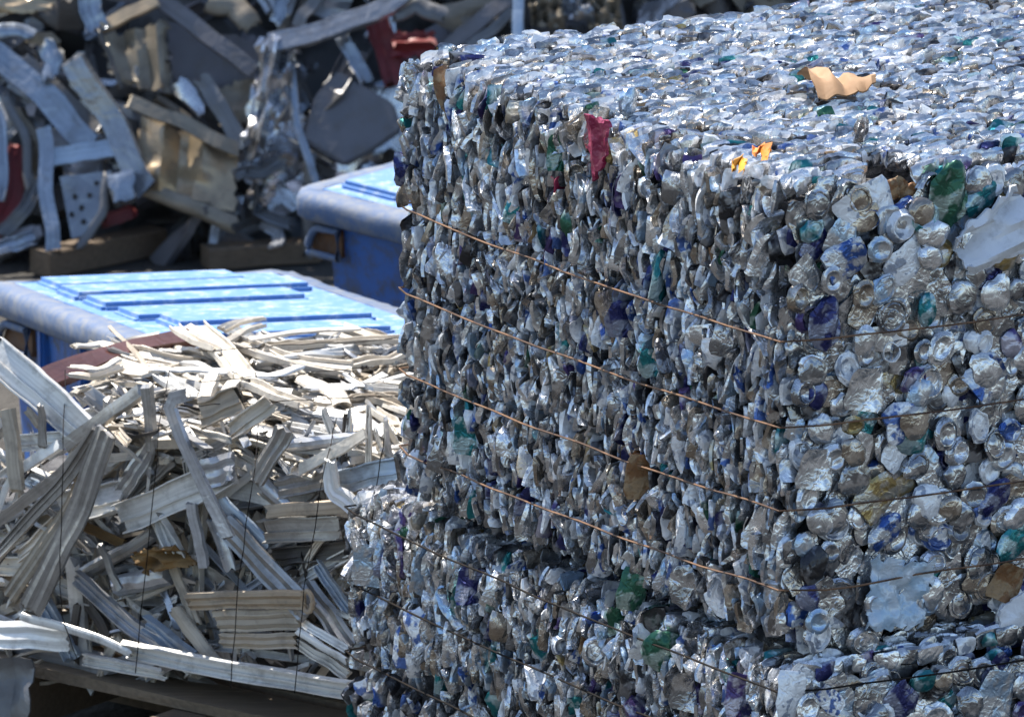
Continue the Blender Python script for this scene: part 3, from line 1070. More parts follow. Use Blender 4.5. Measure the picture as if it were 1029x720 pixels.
# strips that can be told apart in the photograph
H_ = [
    ([(97, 432), (62, 475), (-8, 528)], 13, 'chan', 'grey', .13), ([(99, 433), (60, 490), (-6, 560)], 15, 'flat', 'grey', .14),
    ([(103, 434), (70, 510), (8, 600)], 18, 'rib', 'beige', .12), ([(106, 434), (80, 510), (30, 612)], 30, 'rib', 'grey', .15),
    ([(62, 511), (123, 499)], 38, 'flat', 'white', .05), ([(122, 522), (236, 472)], 36, 'flat', 'white', .065),
    ([(120, 497), (152, 446)], 26, 'rib', 'bluish', .04), ([(132, 500), (174, 462)], 16, 'flat', 'grey', .03),
    ([(186, 396), (166, 402), (180, 440), (228, 540)], 15, 'chan', 'bluish', .15), ([(146, 388), (151, 452)], 15, 'chan', 'grey', .12),
    ([(66, 448), (142, 392)], 15, 'bar', 'grey', .10), ([(-8, 352), (40, 392), (86, 434)], 40, 'flat', 'white', .08),
    ([(7, 414), (16, 492)], 18, 'chan', 'beige', .12), ([(12, 446), (84, 440)], 20, 'flat', 'bluish', .03),
    ([(18, 472), (62, 446)], 12, 'bar', 'white', .10), ([(40, 408), (42, 448)], 10, 'chan', 'grey', .11),
    ([(28, 412), (40, 428)], 9, 'bar', 'beige', .09),
    ([(191, 506), (203, 568)], 13, 'chan', 'bluish', .09), ([(214, 520), (232, 572)], 18, 'curl', 'bluish', .05),
    ([(160, 516), (180, 562)], 20, 'flat', 'white', .06), ([(224, 526), (308, 614)], 30, 'rib', 'grey', .08),
    ([(222, 502), (270, 548)], 18, 'curl', 'pale', .06), ([(266, 532), (342, 530)], 28, 'flat', 'grey', .07),
    ([(270, 514), (390, 504)], 15, 'bar', 'tan', .08), ([(342, 484), (406, 470)], 28, 'flat', 'pale', .06),
    ([(330, 462), (334, 494), (362, 514)], 20, 'rib', 'white', .09), ([(278, 490), (328, 480)], 26, 'rib', 'grey', .05),
    ([(290, 448), (360, 440)], 16, 'tube', 'bluish', .03), ([(300, 472), (366, 436)], 13, 'chan', 'cream', .09),
    ([(256, 482), (286, 432)], 24, 'rib', 'grey', .09), ([(202, 478), (234, 468)], 34, 'rib', 'bluish', .08),
    ([(258, 478), (292, 512)], 17, 'curl', 'bluish', .05), ([(190, 604), (306, 602)], 22, 'rib', 'tan', .10),
    ([(218, 624), (300, 622)], 26, 'rib', 'beige', .08), ([(222, 643), (296, 644)], 18, 'rib', 'tan', .075),
    ([(126, 650), (205, 668), (352, 692)], 21, 'flat', 'white', .12), ([(22, 618), (85, 636), (132, 656)], 11, 'curl', 'white', .13),
    ([(-10, 636), (68, 640)], 32, 'rib', 'white', .10), ([(84, 662), (165, 676)], 14, 'flat', 'white', .06),
    ([(78, 580), (140, 634), (188, 660)], 20, 'flat', 'bluish', .06), ([(36, 588), (74, 660)], 22, 'flat', 'pale', .05),
    ([(148, 624), (196, 664)], 24, 'flat', 'pale', .07), ([(84, 576), (156, 536)], 17, 'tube', 'grey', .04),
    ([(120, 588), (172, 576)], 26, 'tube', 'bluish', .04), ([(84, 528), (124, 546)], 11, 'flat', 'cloth', .03),
    ([(100, 546), (120, 592)], 8, 'bar', 'grey', .08), ([(298, 622), (350, 652)], 10, 'flat', 'white', .07),
    ([(300, 634), (348, 664)], 10, 'curl', 'white', .08), ([(300, 646), (350, 678)], 12, 'flat', 'cream', .07),
    ([(318, 566), (350, 612)], 13, 'flat', 'pale', .05), ([(306, 586), (352, 650)], 24, 'rib', 'grey', .04),
    ([(170, 560), (196, 628)], 16, 'rib', 'beige', .05), ([(176, 612), (218, 668)], 18, 'curl', 'beige', .06),
    ([(50, 545), (110, 640)], 12, 'bar', 'dark', .02), ([(275, 560), (352, 552)], 20, 'flat', 'dark', .03),
    ([(204, 418), (240, 400)], 30, 'flat', 'beige', .05), ([(232, 436), (272, 404)], 22, 'flat', 'cream', .06),
    ([(360, 500), (402, 486)], 16, 'flat', 'cream', .05), ([(20, 560), (60, 520)], 14, 'flat', 'cream', .04),
    ([(108, 400), (112, 440)], 12, 'tube', 'grey', .02), ([(88, 395), (122, 420)], 20, 'flat', 'grey', .0),
]
for k, (p, w, kd, mt, of) in enumerate(H_):
    sb_strip(p, w * 0.88, kd, mt, of, False, (rs.gauss(0, .15), rs.gauss(0.12, .2)), rs.gauss(0, .3), seed=k * 3.7)
HT = [
    ([(196, 330), (222, 352), (246, 380)], 24, 'flat', 'cream', .06), ([(222, 340), (300, 366), (352, 372)], 22, 'flat', 'cream', .05),
    ([(250, 342), (300, 334), (360, 330)], 12, 'curl', 'cream', .06), ([(262, 352), (330, 345), (402, 342)], 14, 'flat', 'cream', .05),
    ([(236, 372), (268, 380), (300, 370)], 15, 'curl', 'white', .06), ([(246, 384), (280, 400), (306, 408)], 18, 'flat', 'cream', .06),
    ([(304, 382), (340, 396), (344, 408)], 20, 'curl', 'cream', .05), ([(320, 414), (362, 420), (392, 440)], 18, 'curl', 'white', .05),
    ([(150, 372), (195, 372), (232, 374)], 12, 'curl', 'white', .06), ([(222, 330), (240, 322), (266, 319)], 10, 'rib', 'cream', .07),
    ([(224, 345), (248, 330), (264, 326)], 11, 'rib', 'cream', .06), ([(282, 428), (330, 436), (372, 448)], 16, 'flat', 'white', .03),
    ([(350, 368), (385, 362), (410, 356)], 14, 'flat', 'cream', .05), ([(352, 402), (380, 398), (400, 400)], 12, 'flat', 'beige', .05),
    ([(374, 412), (392, 424), (402, 436)], 14, 'flat', 'cream', .05), ([(206, 402), (214, 378)], 14, 'bar', 'cream', .06),
    ([(224, 402), (236, 384)], 13, 'bar', 'cream', .06), ([(160, 378), (192, 398)], 16, 'flat', 'white', .05),
    ([(74, 350), (100, 346), (124, 350)], 14, 'curl', 'cream', .03), ([(72, 368), (96, 372), (120, 362)], 10, 'curl', 'cream', .08),
    ([(70, 376), (92, 378), (122, 368)], 9, 'rib', 'cream', .06),
    ([(46, 378), (110, 352), (196, 334)], 25, 'chan', 'maroon', .04), ([(175, 330), (200, 345), (218, 352)], 12, 'flat', 'cream', .07),
]
for k, (p, w, kd, mt, of) in enumerate(HT):
    o = sb_strip(p, w, kd, mt, of, True, (rs.gauss(0, .2), -0.9 if mt == 'maroon' else rs.gauss(0, .1)), rs.gauss(0, .3), seed=300 + k * 2.3)
    if mt == 'maroon':
        o['label'] = 'dark maroon painted channel across the back of the strip bale'
# ring on the end of the tan profile and a crumpled ochre cloth
part('cloth_scrap', panel_mesh('cloth_scrap', [sbf(138, 553, .07), sbf(178, 546, .06), sbf(204, 566, .07), sbf(146, 574, .07)], 16, 12, 0.030, 7, 41, 0.004, ragged=0.012, hint=SB_N), STRIP['cloth'], SB)
rc = sbf(309, 604, 0.10)
part('tube_end', tube_mesh('tube_end', [rc + SB_D * (0.012 * math.cos(a)) + Vector((0, 0, 0.020 * math.sin(a))) for a in [k * math.pi / 6 for k in range(12)]], 0.005, 6, True), STRIP['tan'], SB)
# thin black tie wires
for xs_ in ([(66, 372), (64, 440), (60, 560), (62, 618), (78, 662)], [(170, 372), (160, 430), (148, 560), (136, 676)], [(262, 402), (256, 470), (240, 580), (232, 690)],
            [(338, 420), (326, 470), (306, 590), (296, 696)], [(386, 440), (380, 480), (374, 520)]):
    P = []
    for (x, y) in xs_:
        P.append(sbf(x, y, 0.17) if y > 425 else sbt(x, y, 0.075))
    Q = []
    for a, b in zip(P, P[1:]):
        for k in range(4):
            Q.append(a.lerp(b, k / 4) + SB_D * 0.006 * nz(k * 1.3 + a.x * 9, b.z * 9, 1))
    Q.append(P[-1])
    part('tie_wire', tube_mesh('tie_wire', Q, 0.0010, 5), M_WIRE_D, SB)
for yy in ((352, 346, 340), (384, 372, 366), (408, 402, 396)):
    Q = [sbt(200 + 210 * t, yy[0] + (yy[2] - yy[0]) * t + 3 * nz(t * 6, yy[1], 3), 0.085 + 0.01 * nz(t * 5, yy[0], 1)) for t in [k / 16 for k in range(17)]]
    part('tie_wire', tube_mesh('tie_wire', Q, 0.0009, 5), M_WIRE_D, SB)


# ---- wood
def wood_mat(name, c1, c2):
    m, N, L, P = new_mat(name)
    tc = N.new('ShaderNodeTexCoord'); mp = N.new('ShaderNodeMapping')
    mp.inputs['Scale'].default_value = (3, 30, 30)
    L.new(tc.outputs['Object'], mp.inputs[0])
    n = N.new('ShaderNodeTexNoise'); n.inputs['Scale'].default_value = 4; n.inputs['Detail'].default_value = 6
    L.new(mp.outputs[0], n.inputs['Vector'])
    mx = N.new('ShaderNodeMix'); mx.data_type = 'RGBA'
    mx.inputs[6].default_value = (*c1, 1); mx.inputs[7].default_value = (*c2, 1)
    L.new(n.outputs['Fac'], mx.inputs[0]); L.new(mx.outputs[2], P.inputs['Base Color'])
    P.inputs['Roughness'].default_value = 0.8
    bp = N.new('ShaderNodeBump'); bp.inputs['Distance'].default_value = 0.004; bp.inputs['Strength'].default_value = 0.6
    L.new(n.outputs['Fac'], bp.inputs['Height']); L.new(bp.outputs[0], P.inputs['Normal'])
    return m


M_WOOD = wood_mat('weathered_wood', (0.06, 0.045, 0.03), (0.20, 0.15, 0.10))
M_WOODD = wood_mat('dark_wood', (0.05, 0.035, 0.022), (0.16, 0.11, 0.07))


def board_mesh(name, c, lx, ly, lz, ax, seed=0):
    """a board about centre c, long along unit vector ax, with worn edges"""
    ax = ax.normalized()
    side = Vector((-ax.y, ax.x, 0)).normalized()
    upv = ax.cross(side)
    if upv.z < 0: upv = -upv
    n = 5
    V = []
    cs = [(-.5, -.5), (-.5, .42), (-.44, .5), (.44, .5), (.5, .42), (.5, -.5)]
    for q in range(n):
        t = q / (n - 1) - 0.5
        for k, (a, b) in enumerate(cs):
            j = 0.003
            V.append(c + ax * (t * lx + (0.006 * nz(k + seed, q, 1) if q in (0, n - 1) else 0)) + side * (a * ly + j * nz(q * 1.7, k + seed, 2)) + upv * (b * lz + j * nz(q * 1.7, k + seed, 7)))
    K = len(cs)
    Fc = [(q * K + k, q * K + (k + 1) % K, (q + 1) * K + (k + 1) % K, (q + 1) * K + k) for q in range(n - 1) for k in range(K)]
    Fc += [tuple(range(K))[::-1], tuple((n - 1) * K + k for k in range(K))]
    me = mesh_from(name, V, Fc); recalc(me)
    return me


PAL_C = sbf(210, 690, 0.0) - SB_N * 0.30
PAL_C.z = 0
PAL = root('wooden_pallet', PAL_C, 0, label='weathered wooden pallet under the bale of aluminium strips', cat='pallet')
for k in range(6):
    c = PAL_C + SB_N * (0.30 - k * 0.16) + SB_D * 0.02
    c.z = SB_Z0 - 0.017
    part('deck_board', board_mesh('deck_board', c, 1.05, 0.12, 0.022, SB_D, k), M_WOOD, PAL)
for a in (-0.45, 0.0, 0.45):
    c = PAL_C + SB_D * a; c.z = SB_Z0 - 0.082
    part('bearer', board_mesh('bearer', c, 0.96, 0.09, 0.10, SB_N, 11 + a), M_WOODD, PAL)
for k in (-1, 0, 1):
    c = PAL_C + SB_N * (k * 0.38); c.z = 0.013
    part('bottom_board', board_mesh('bottom_board', c, 1.05, 0.10, 0.022, SB_D, 20 + k), M_WOODD, PAL)
# dull sheet leaning at the pallet's left corner
M_DULL = sheet('dull_grey_sheet', (0.17, 0.17, 0.175), (0.10, 0.10, 0.105), metallic=0.5, rough=0.36)
q1, q2, q3, q4 = sbf(-25, 655, .13), sbf(36, 662, .13), sbf(30, 720, .17), sbf(-25, 720, .17)
q3.z = 0.006; q4.z = 0.006
thing('grey_sheet', panel_mesh('grey_sheet', [q1, q2, q3, q4], 10, 10, 0.018, 7, 33, 0.004, ((1, 0, .5, .03),), 0.012, hint=SB_N), M_DULL,
      'dull grey bent sheet leaning against the left corner of the pallet', 'metal sheet')


# ------------------------------------------------------------------ blue containers
def blue_mat(name, base, scuff, amt, rough):
    m, N, L, P = new_mat(name)
    tc = N.new('ShaderNodeTexCoord')
    n = N.new('ShaderNodeTexNoise'); n.inputs['Scale'].default_value = 30; n.inputs['Detail'].default_value = 10; n.inputs['Roughness'].default_value = 0.72
    L.new(tc.outputs['Object'], n.inputs['Vector'])
    mr = N.new('ShaderNodeMapRange'); mr.inputs['From Min'].default_value = 0.62 - amt; mr.inputs['From Max'].default_value = 0.74 - amt * 0.6
    mr.inputs['To Max'].default_value = 0.9
    L.new(n.outputs['Fac'], mr.inputs['Value'])
    mx = N.new('ShaderNodeMix'); mx.data_type = 'RGBA'
    mx.inputs[6].default_value = (*base, 1); mx.inputs[7].default_value = (*scuff, 1)
    L.new(mr.outputs[0], mx.inputs[0]); L.new(mx.outputs[2], P.inputs['Base Color'])
    P.inputs['Roughness'].default_value = rough
    bp = N.new('ShaderNodeBump'); bp.inputs['Distance'].default_value = 0.004; bp.inputs['Strength'].default_value = 0.5
    L.new(n.outputs['Fac'], bp.inputs['Height']); L.new(bp.outputs[0], P.inputs['Normal'])
    return m


M_BLUE = blue_mat('blue_container_side', (0.018, 0.095, 0.32), (0.05, 0.06, 0.08), 0.16, 0.5)
M_BLUET = blue_mat('blue_container_faded', (0.085, 0.20, 0.44), (0.42, 0.46, 0.52), 0.12, 0.55)
M_RIM = blue_mat('blue_container_worn_rim', (0.06, 0.10, 0.19), (0.15, 0.16, 0.18), 0.20, 0.75)
M_RUST = sheet('rust', (0.13, 0.055, 0.018), (0.07, 0.03, 0.012), metallic=0.0, rough=0.85, nscale=30)


def boxm(name, x0, x1, y0, y1, z0, z1, bev=0.0):
    bm = bmesh.new()
    bmesh.ops.create_cube(bm, size=1.0)
    for v in bm.verts:
        v.co = (x0 + (v.co.x + .5) * (x1 - x0), y0 + (v.co.y + .5) * (y1 - y0), z0 + (v.co.z + .5) * (z1 - z0))
    if bev:
        bmesh.ops.bevel(bm, geom=bm.edges[:], offset=bev, segments=2, affect='EDGES')
    me = bpy.data.meshes.new(name); bm.to_mesh(me); bm.free()
    if bev:
        me.polygons.foreach_set('use_smooth', [True] * len(me.polygons)); me.set_sharp_from_angle(angle=math.radians(50))
    return me


def container(A, yaw, tilt, LE2, LE1, hole, nb, label, rim_r=0.030):
    """lid corner A (left end); local x = E2 (to the right, away), local -y = E1 (towards us), z = up"""
    Rm = Matrix.Rotation(tilt, 3, 'X') @ Matrix.Rotation(yaw, 3, 'Z')
    M = Rm.to_4x4(); M.translation = A
    # body deep enough to touch the ground with its lowest edge
    zc = min((Rm @ Vector((x, -y, 0))).z for x in (0, LE2) for y in (0, LE1))
    hgt = (A.z + zc - 0.005) / Rm[2][2]
    base = A + Rm @ Vector((LE2 / 2, -LE1 / 2, -hgt))
    R = root('blue_container', base, 0, label=label, cat='container', group='blue containers')
    def add(name, me, mat, parent=None):
        me.transform(Matrix.Translation(-base) @ M)
        return link(name, me, mat, parent or R)
    # body with tapering sides and pressed panels
    bm = bmesh.new()
    bmesh.ops.create_cube(bm, size=1.0)
    i = 0.022
    for v in bm.verts:
        tp = 0.03 if v.co.z < 0 else 0.0
        v.co = ((i + tp) + (v.co.x + .5) * (LE2 - 2 * (i + tp)), -(i + tp) - (v.co.y + .5) * (LE1 - 2 * (i + tp)), -hgt + (v.co.z + .5) * (hgt - 0.02))
    bmesh.ops.recalc_face_normals(bm, faces=bm.faces)
    bmesh.ops.bevel(bm, geom=[e for e in bm.edges if abs((e.verts[0].co - e.verts[1].co).z) > 0.1], offset=0.05, segments=4, affect='EDGES')
    me = bpy.data.meshes.new('body'); bm.to_mesh(me); bm.free()
    me.polygons.foreach_set('use_smooth', [True] * len(me.polygons)); me.set_sharp_from_angle(angle=math.radians(40))
    add('body', me, M_BLUE)
    for k in range(3):        # upright ribs on the visible side
        y = 0.30 + k * 0.28
        if y < LE1 - 0.1:
            add('side_rib', boxm('side_rib', -0.002 + i * .5, i + 0.02, -y - 0.03, -y, -hgt + 0.1, -0.03, 0.006), M_BLUE)
    # rim: rounded rail round the lid
    P = []
    cr = 0.045
    for cx, cy, a0 in ((LE2 - cr, -cr, 0), (cr, -cr, 90), (cr, -LE1 + cr, 180), (LE2 - cr, -LE1 + cr, 270)):
        for q in range(6):
            a = math.radians(a0 + q * 18)
            P.append(Vector((cx + cr * math.cos(a), cy + cr * math.sin(a), -0.018 + 0.003 * nz(cx * 9 + q, cy * 9, 1))))
    sec_ = [(0.020, -0.056), (0.026, -0.050), (0.027, -0.014), (0.022, -0.004), (0.012, 0.002), (-0.030, 0.003), (-0.032, -0.02), (0.0, -0.056)]
    Vr = []; Fr = []
    Pd = []
    for q in range(len(P)):          # finer steps along the straight runs
        a_, b_ = P[q], P[(q + 1) % len(P)]
        k_ = max(1, int((b_ - a_).length / 0.035))
        Pd += [a_.lerp(b_, t / k_) for t in range(k_)]
    for q, p in enumerate(Pd):
        d = (Pd[(q + 1) % len(Pd)] - Pd[q - 1]).normalized()
        o_ = Vector((d.y, -d.x, 0))
        for k_, (a_, z_) in enumerate(sec_):
            w_ = 0.004 * nz(q * .55, k_ * .9, 2) + 0.004 * ridge(q * .23, k_ * .5, 6)
            Vr.append(Vector((p.x, p.y, 0)) + o_ * (a_ - 0.012 + w_) + Vector((0, 0, z_ + w_ * .7)))
    K_ = len(sec_)
    for q in range(len(Pd)):
        j_ = (q + 1) % len(Pd)
        for k_ in range(K_):
            Fr.append((q * K_ + k_, q * K_ + (k_ + 1) % K_, j_ * K_ + (k_ + 1) % K_, j_ * K_ + k_))
    mr_ = mesh_from('rim', Vr, Fr); recalc(mr_)
    mr_.polygons.foreach_set('use_smooth', [True] * len(mr_.polygons)); mr_.set_sharp_from_angle(angle=math.radians(60))
    add('rim', mr_, M_RIM)
    add('lid', boxm('lid', 0.035, LE2 - 0.035, -LE1 + 0.035, -0.035, -0.05, 0.0045, 0.006), M_BLUET)
    for k in range(nb):       # raised bars with grooves between
        w = (LE1 - 0.12) / nb
        y0 = -0.06 - k * w
        add('lid_bar', boxm('lid_bar', 0.06 + rnd.uniform(0, .05), LE2 - 0.05 - rnd.uniform(0, .10), y0 - w + rnd.uniform(.022, .034), y0, -0.020, 0.017 + rnd.uniform(0, .006), 0.009), M_BLUET)
    # arched opening under the rim, rusty inside
    y0, y1, z0, z1 = hole
    xh = 0.006
    Q = [Vector((xh, -y1, z0)), Vector((xh, -y1, z1))]
    for q in range(1, 7):
        a = math.radians(90 + q * 15)
        Q.append(Vector((xh, -(y0 + 0.45 * (y1 - y0)) - 0.45 * (y1 - y0) * math.cos(a), z0 + (z1 - z0) * math.sin(a))))
    fr = add('opening_frame', tube_mesh('opening_frame', Q, 0.009, 8, True), M_RIM)
    V = [v + Vector((0.012, 0, 0)) for v in Q]
    me = mesh_from('rusty_back', V + [v + Vector((0.012, 0, 0)) for v in V], [tuple(range(len(V))), tuple(range(len(V), 2 * len(V)))[::-1]] + [(k, (k + 1) % len(V), len(V) + (k + 1) % len(V), len(V) + k) for k in range(len(V))])
    recalc(me)
    add('rusty_back', me, M_RUST, fr)
    return R, hgt


A1 = at_depth(-10, 285, 17.3)
C1, h1 = container(A1, math.radians(20), math.radians(-6.2), 0.64, 1.2, (0.03, 0.24, -0.125, -0.070), 6,
                   'faded blue container with ribbed lid directly behind the strip bale')
A2 = at_depth(297, 192, 17.95)
C2, h2 = container(A2, math.radians(47), math.radians(3.0), 1.0, 0.9, (0.03, 0.12, -0.130, -0.070), 4,
                   'blue container further back, its right part hidden by the can bale')
# timbers that level the containers
tp = C1.location.copy()
c = tp + Vector((0.20, -0.52, 0)); c.z = 0.045
thing('timber_block', board_mesh('timber_block', c, 0.5, 0.10, 0.085, Vector((1, 0.35, 0)), 4), M_WOODD, 'dark timber under the near end of the front blue container', 'timber')

# ------------------------------------------------------------------ scrap heap behind
HP0 = on_z(200, 262, 0.0)
HS = math.radians(62)
HN = Vector((0, -math.sin(HS), math.cos(HS)))
HU = Vector((0, math.cos(HS), math.sin(HS)))


def hp(px, py, off=0.0):
    return on_plane(px, py, HP0 + HN * off, HN)


M_HEAP = scrap_mat('heap_shadow_scrap', (0.05, 0.048, 0.046), (0.10, 0.10, 0.105), 0.3, 0.6, nscale=8, bscale=20)  # dark colour stands in for shade between the shards
n, m = 70, 40
V = []
for j in range(m + 1):
    for i in range(n + 1):
        x = -3.6 + 8.0 * i / n
        t = 4.3 * j / m - 0.15  # upper slope carried on out of view to shade the heap's foot
        p = Vector((x, HP0.y, 0)) + HU * t
        p += HN * (-0.12 + 0.10 * nz(x * 2.4, t * 2.4, 3) + 0.07 * ridge(x * 4.2, t * 4.2, 8))
        V.append(p)
Fc = [(j * (n + 1) + i, j * (n + 1) + i + 1, (j + 1) * (n + 1) + i + 1, (j + 1) * (n + 1) + i) for j in range(m) for i in range(n)]
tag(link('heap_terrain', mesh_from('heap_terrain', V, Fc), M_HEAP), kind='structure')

# uncountable small shards filling the heap
rh = random.Random(77)
smats = ['h_grey', 'slate', 'h_mid', 'dark', 'h_taupe', 'h_pale', 'steel', 'bluish']
bufs = {k: [] for k in smats}
for q in range(1700):
    x = rh.uniform(-3.0, 3.6); t = rh.uniform(-0.05, 1.3)
    p = Vector((x, HP0.y, 0)) + HU * t + HN * (rh.uniform(-0.11, 0.04) if rh.random() < .75 else rh.uniform(0.04, 0.12))
    if p.z < 0.02:
        p.z = 0.02
    a = rh.uniform(0, 6.28)
    d = Vector((math.cos(a), 0, 0)) + HU * math.sin(a) + HN * rh.gauss(0, .35)
    d.normalize()
    ln = rh.uniform(0.06, 0.24)
    up = (HN + Vector((rh.gauss(0, .5), rh.gauss(0, .5), rh.gauss(0, .5)))).normalized()
    kind = rh.choice(['flat', 'chan', 'rib', 'curl', 'bar'])
    bend = Vector((rh.gauss(0, .03), rh.gauss(0, .03), rh.gauss(0, .03)))
    e1, e2 = p - d * ln / 2, p + d * ln / 2
    if min(e1.z, e2.z) < 0.005:
        continue
    me = strip_mesh('shard', [e1, p + bend, e2], rh.uniform(0.015, 0.075), kind, up, q * 1.3, rh.gauss(0, .8), 0.008, 0.012, sec=3)
    k = rh.choices(smats, [5, 3, 4, 6, 2, 2, 1.2, 1.0])[0]
    bufs[k].append(me)
for q in range(110):
    x = rh.uniform(-2.6, 2.6); t = rh.uniform(0.1, 1.2)
    p = Vector((x, HP0.y, 0)) + HU * t + HN * rh.uniform(-0.04, 0.09)
    e = rh.uniform(0.04, 0.13)
    a = rh.uniform(0, 6.28)
    d1 = (Vector((math.cos(a), 0, 0)) + HU * math.sin(a)) * e
    d2 = (Vector((-math.sin(a), 0, 0)) + HU * math.cos(a)) * e * rh.uniform(0.4, 1.0)
    k_ = HN * rh.gauss(0, .05)
    me = panel_mesh('crumple', [p - d1 + d2 + k_, p + d1 + d2, p + d1 - d2 - k_, p - d1 - d2], 6, 6, 0.03, 10, q * 1.9, 0.003, (), 0.02, hint=Vector((0, -1, .3)))
    me.uv_layers.new(name='uv')
    bufs[rh.choices(['steel', 'h_pale', 'h_taupe', 'h_mid', 'bluish'], [4, 2, 2, 2, 2])[0]].append(me)
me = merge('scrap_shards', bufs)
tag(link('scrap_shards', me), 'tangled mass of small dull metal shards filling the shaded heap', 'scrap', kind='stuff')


def h_strip(name, pts, w, kind, mat, label, cat, off=0.08, tilt=(0, 0, 0), twist=0.0, seed=0, wav=0.008, tear=0.010):
    P = []
    for q, p in enumerate(pts):
        o = off if not isinstance(off, (tuple, list)) else off[q]
        P.append(hp(p[0], p[1], o))
    up = (Vector((0, -1, 0.25)) + Vector(tilt)).normalized()
    me = strip_mesh(name, P, wpx(w, P[0]), kind, up, seed, twist, wav, tear)
    return thing(name, me, STRIP[mat], label, cat)


def h_panel(name, c, mat, label, cat, amp=0.02, fr=9, seed=0, folds=(), off=0.06, n=12, m=12, th=0.004, ragged=0.02):
    P = [hp(x, y, off if not isinstance(off, (tuple, list)) else off[q]) for q, (x, y) in enumerate(c)]
    return thing(name, panel_mesh(name, P, n, m, amp, fr, seed, th, folds, ragged, hint=Vector((0, -1, 0.2))), STRIP[mat], label, cat)


h_strip('aluminium_profile', [(-12, 48), (42, 92), (92, 148)], 26, 'chan', 'h_pale', 'wide pale blue grey channel slanting down at the far left of heap', 'metal profile', .16, (-.3, 0, .5), 0, 1)
h_strip('aluminium_profile', [(22, 58), (62, 92), (98, 132)], 13, 'bar', 'h_grey', 'narrow grey bar lying against the wide pale blue channel', 'metal profile', .13, (0, 0, .3), 0, 2)
h_strip('aluminium_profile', [(72, 62), (108, 116), (146, 190)], 24, 'chan', 'h_mid', 'grey channel slanting down beside the bronze coloured panel', 'metal profile', .20, (-.5, 0, .3), 0.2, 3)
h_strip('aluminium_profile', [(44, 130), (47, 190), (53, 252)], 15, 'chan', 'h_pale', 'upright pale blue grey post left of the perforated plate', 'metal profile', .20, (0, 0, .2), 0, 4)
h_strip('aluminium_profile', [(4, 95), (24, 135), (32, 195)], 10, 'curl', 'h_grey', 'curved grey strip left of the upright pale post', 'metal strip', .14, (0, 0, 0), 0, 5)
h_strip('aluminium_profile', [(-4, 110), (4, 150), (0, 200)], 12, 'flat', 'h_pale', 'bright pale blue strip cut by the left picture edge', 'metal strip', .17, (-.2, 0, .4), 0, 6)
h_strip('red_strip', [(20, 150), (12, 195), (-6, 240)], 22, 'flat', 'red', 'dark red metal strip at the far left of the heap', 'metal strip', .10, (0, 0, 0), 0.3, 7)
h_strip('aluminium_profile', [(0, 236), (28, 208), (40, 178)], 14, 'flat', 'h_grey', 'dull grey strip crossing below the dark red strip', 'metal strip', .15, (0, 0, .2), 0, 8)
h_strip('aluminium_profile', [(-10, 252), (18, 246), (34, 240)], 16, 'flat', 'h_pale', 'short pale flat piece at the bottom left of heap', 'metal strip', .16, (0, 0, .5), 0, 9)
h_strip('white_bar', [(52, 158), (116, 148)], 18, 'chan', 'pale', 'short white channel lying above the perforated plate', 'metal profile', .18, (0, 0, .2), 0, 10)
# perforated plate; solid dark discs stand in for shade in its holes
pc = [hp(60, 178, .18), hp(112, 172, .18), hp(92, 236, .17), hp(72, 240, .17)]
bm = bmesh.new()
PR = root('perforated_plate', (pc[2] + pc[3]) / 2, 0, label='pale grey plate with dark punched holes beside the upright post', cat='plate')
part('plate', panel_mesh('plate', pc, 8, 10, 0.006, 6, 12, 0.004, hint=Vector((0, -1, .2))), STRIP['h_mid'], PR)
M_HOLE_SHADE = scrap_mat('hole_shade_disc', (0.012, 0.012, 0.012), (0.02, 0.02, 0.02), 0, 0.9, bstr=0)
for (x, y) in ((75, 197), (90, 196), (82, 208), (72, 215), (97, 184), (84, 222)):
    p = hp(x, y, .187)
    V = [p + Vector((1, 0, 0)) * 0.006 * math.cos(a) + HU * 0.006 * math.sin(a) for a in [k * math.pi / 5 for k in range(10)]]
    part('hole', mesh_from('hole', V + [v - HN * 0.012 for v in V], [tuple(range(10)), tuple(range(10, 20))[::-1]] + [(k, (k + 1) % 10, 10 + (k + 1) % 10, 10 + k) for k in range(10)]), M_HOLE_SHADE, PR)
bm.free()
h_strip('pale_block', [(112, 192), (136, 186)], 30, 'bar', 'h_pale', 'bright pale blue folded block at the foot of the slanting channel', 'block', .22, (0, 0, .3), 0, 13)
h_strip('curved_strip', [(108, 176), (104, 215), (78, 248)], 9, 'curl', 'h_grey', 'thin curved strip right of the perforated plate', 'metal strip', .19, (0, 0, 0), 0, 14)
h_strip('red_strip', [(104, 222), (134, 212)], 14, 'flat', 'red', 'small dark red scrap under the pale folded block', 'metal strip', .13, (0, 0, 0), 0.3, 15)
h_panel('bronze_sheet', [(142, 118), (238, 150), (236, 214), (134, 186)], 'gold', 'large crumpled bronze coloured panel in the middle of heap', 'metal sheet', 0.018, 8, 16,
        ((1, 0.0, 0.25, 0.03), (1, 0, 0.45, -0.03), (1, 0.1, 0.68, 0.02)), .14)
h_strip('brown_profile', [(128, 100), (180, 122), (240, 150)], 14, 'chan', 'h_taupe', 'brownish grey channel along the upper edge of the bronze panel', 'metal profile', .19, (0, 0, .3), 0, 17)
h_strip('bent_sheet', [(130, 186), (190, 205), (236, 226)], 18, 'curl', 'h_taupe', 'dark bent sheet edge below the bronze panel', 'metal strip', .15, (0, 0, 0), 0, 18)
h_panel('taupe_sheet', [(102, 38), (168, 24), (172, 98), (112, 78)], 'h_taupe', 'taupe crumpled sheet with bright edge above the bronze panel', 'metal sheet', 0.016, 8, 19,
        ((1, 0, 0.85, 0.04), (1, 0, 0.3, -0.02)), .15)
h_panel('dark_sheet', [(166, 22), (262, 44), (254, 112), (176, 92)], 'slate', 'dark slate sheet between the taupe sheet and the silver foil', 'metal sheet', 0.014, 6, 21, (), .08)
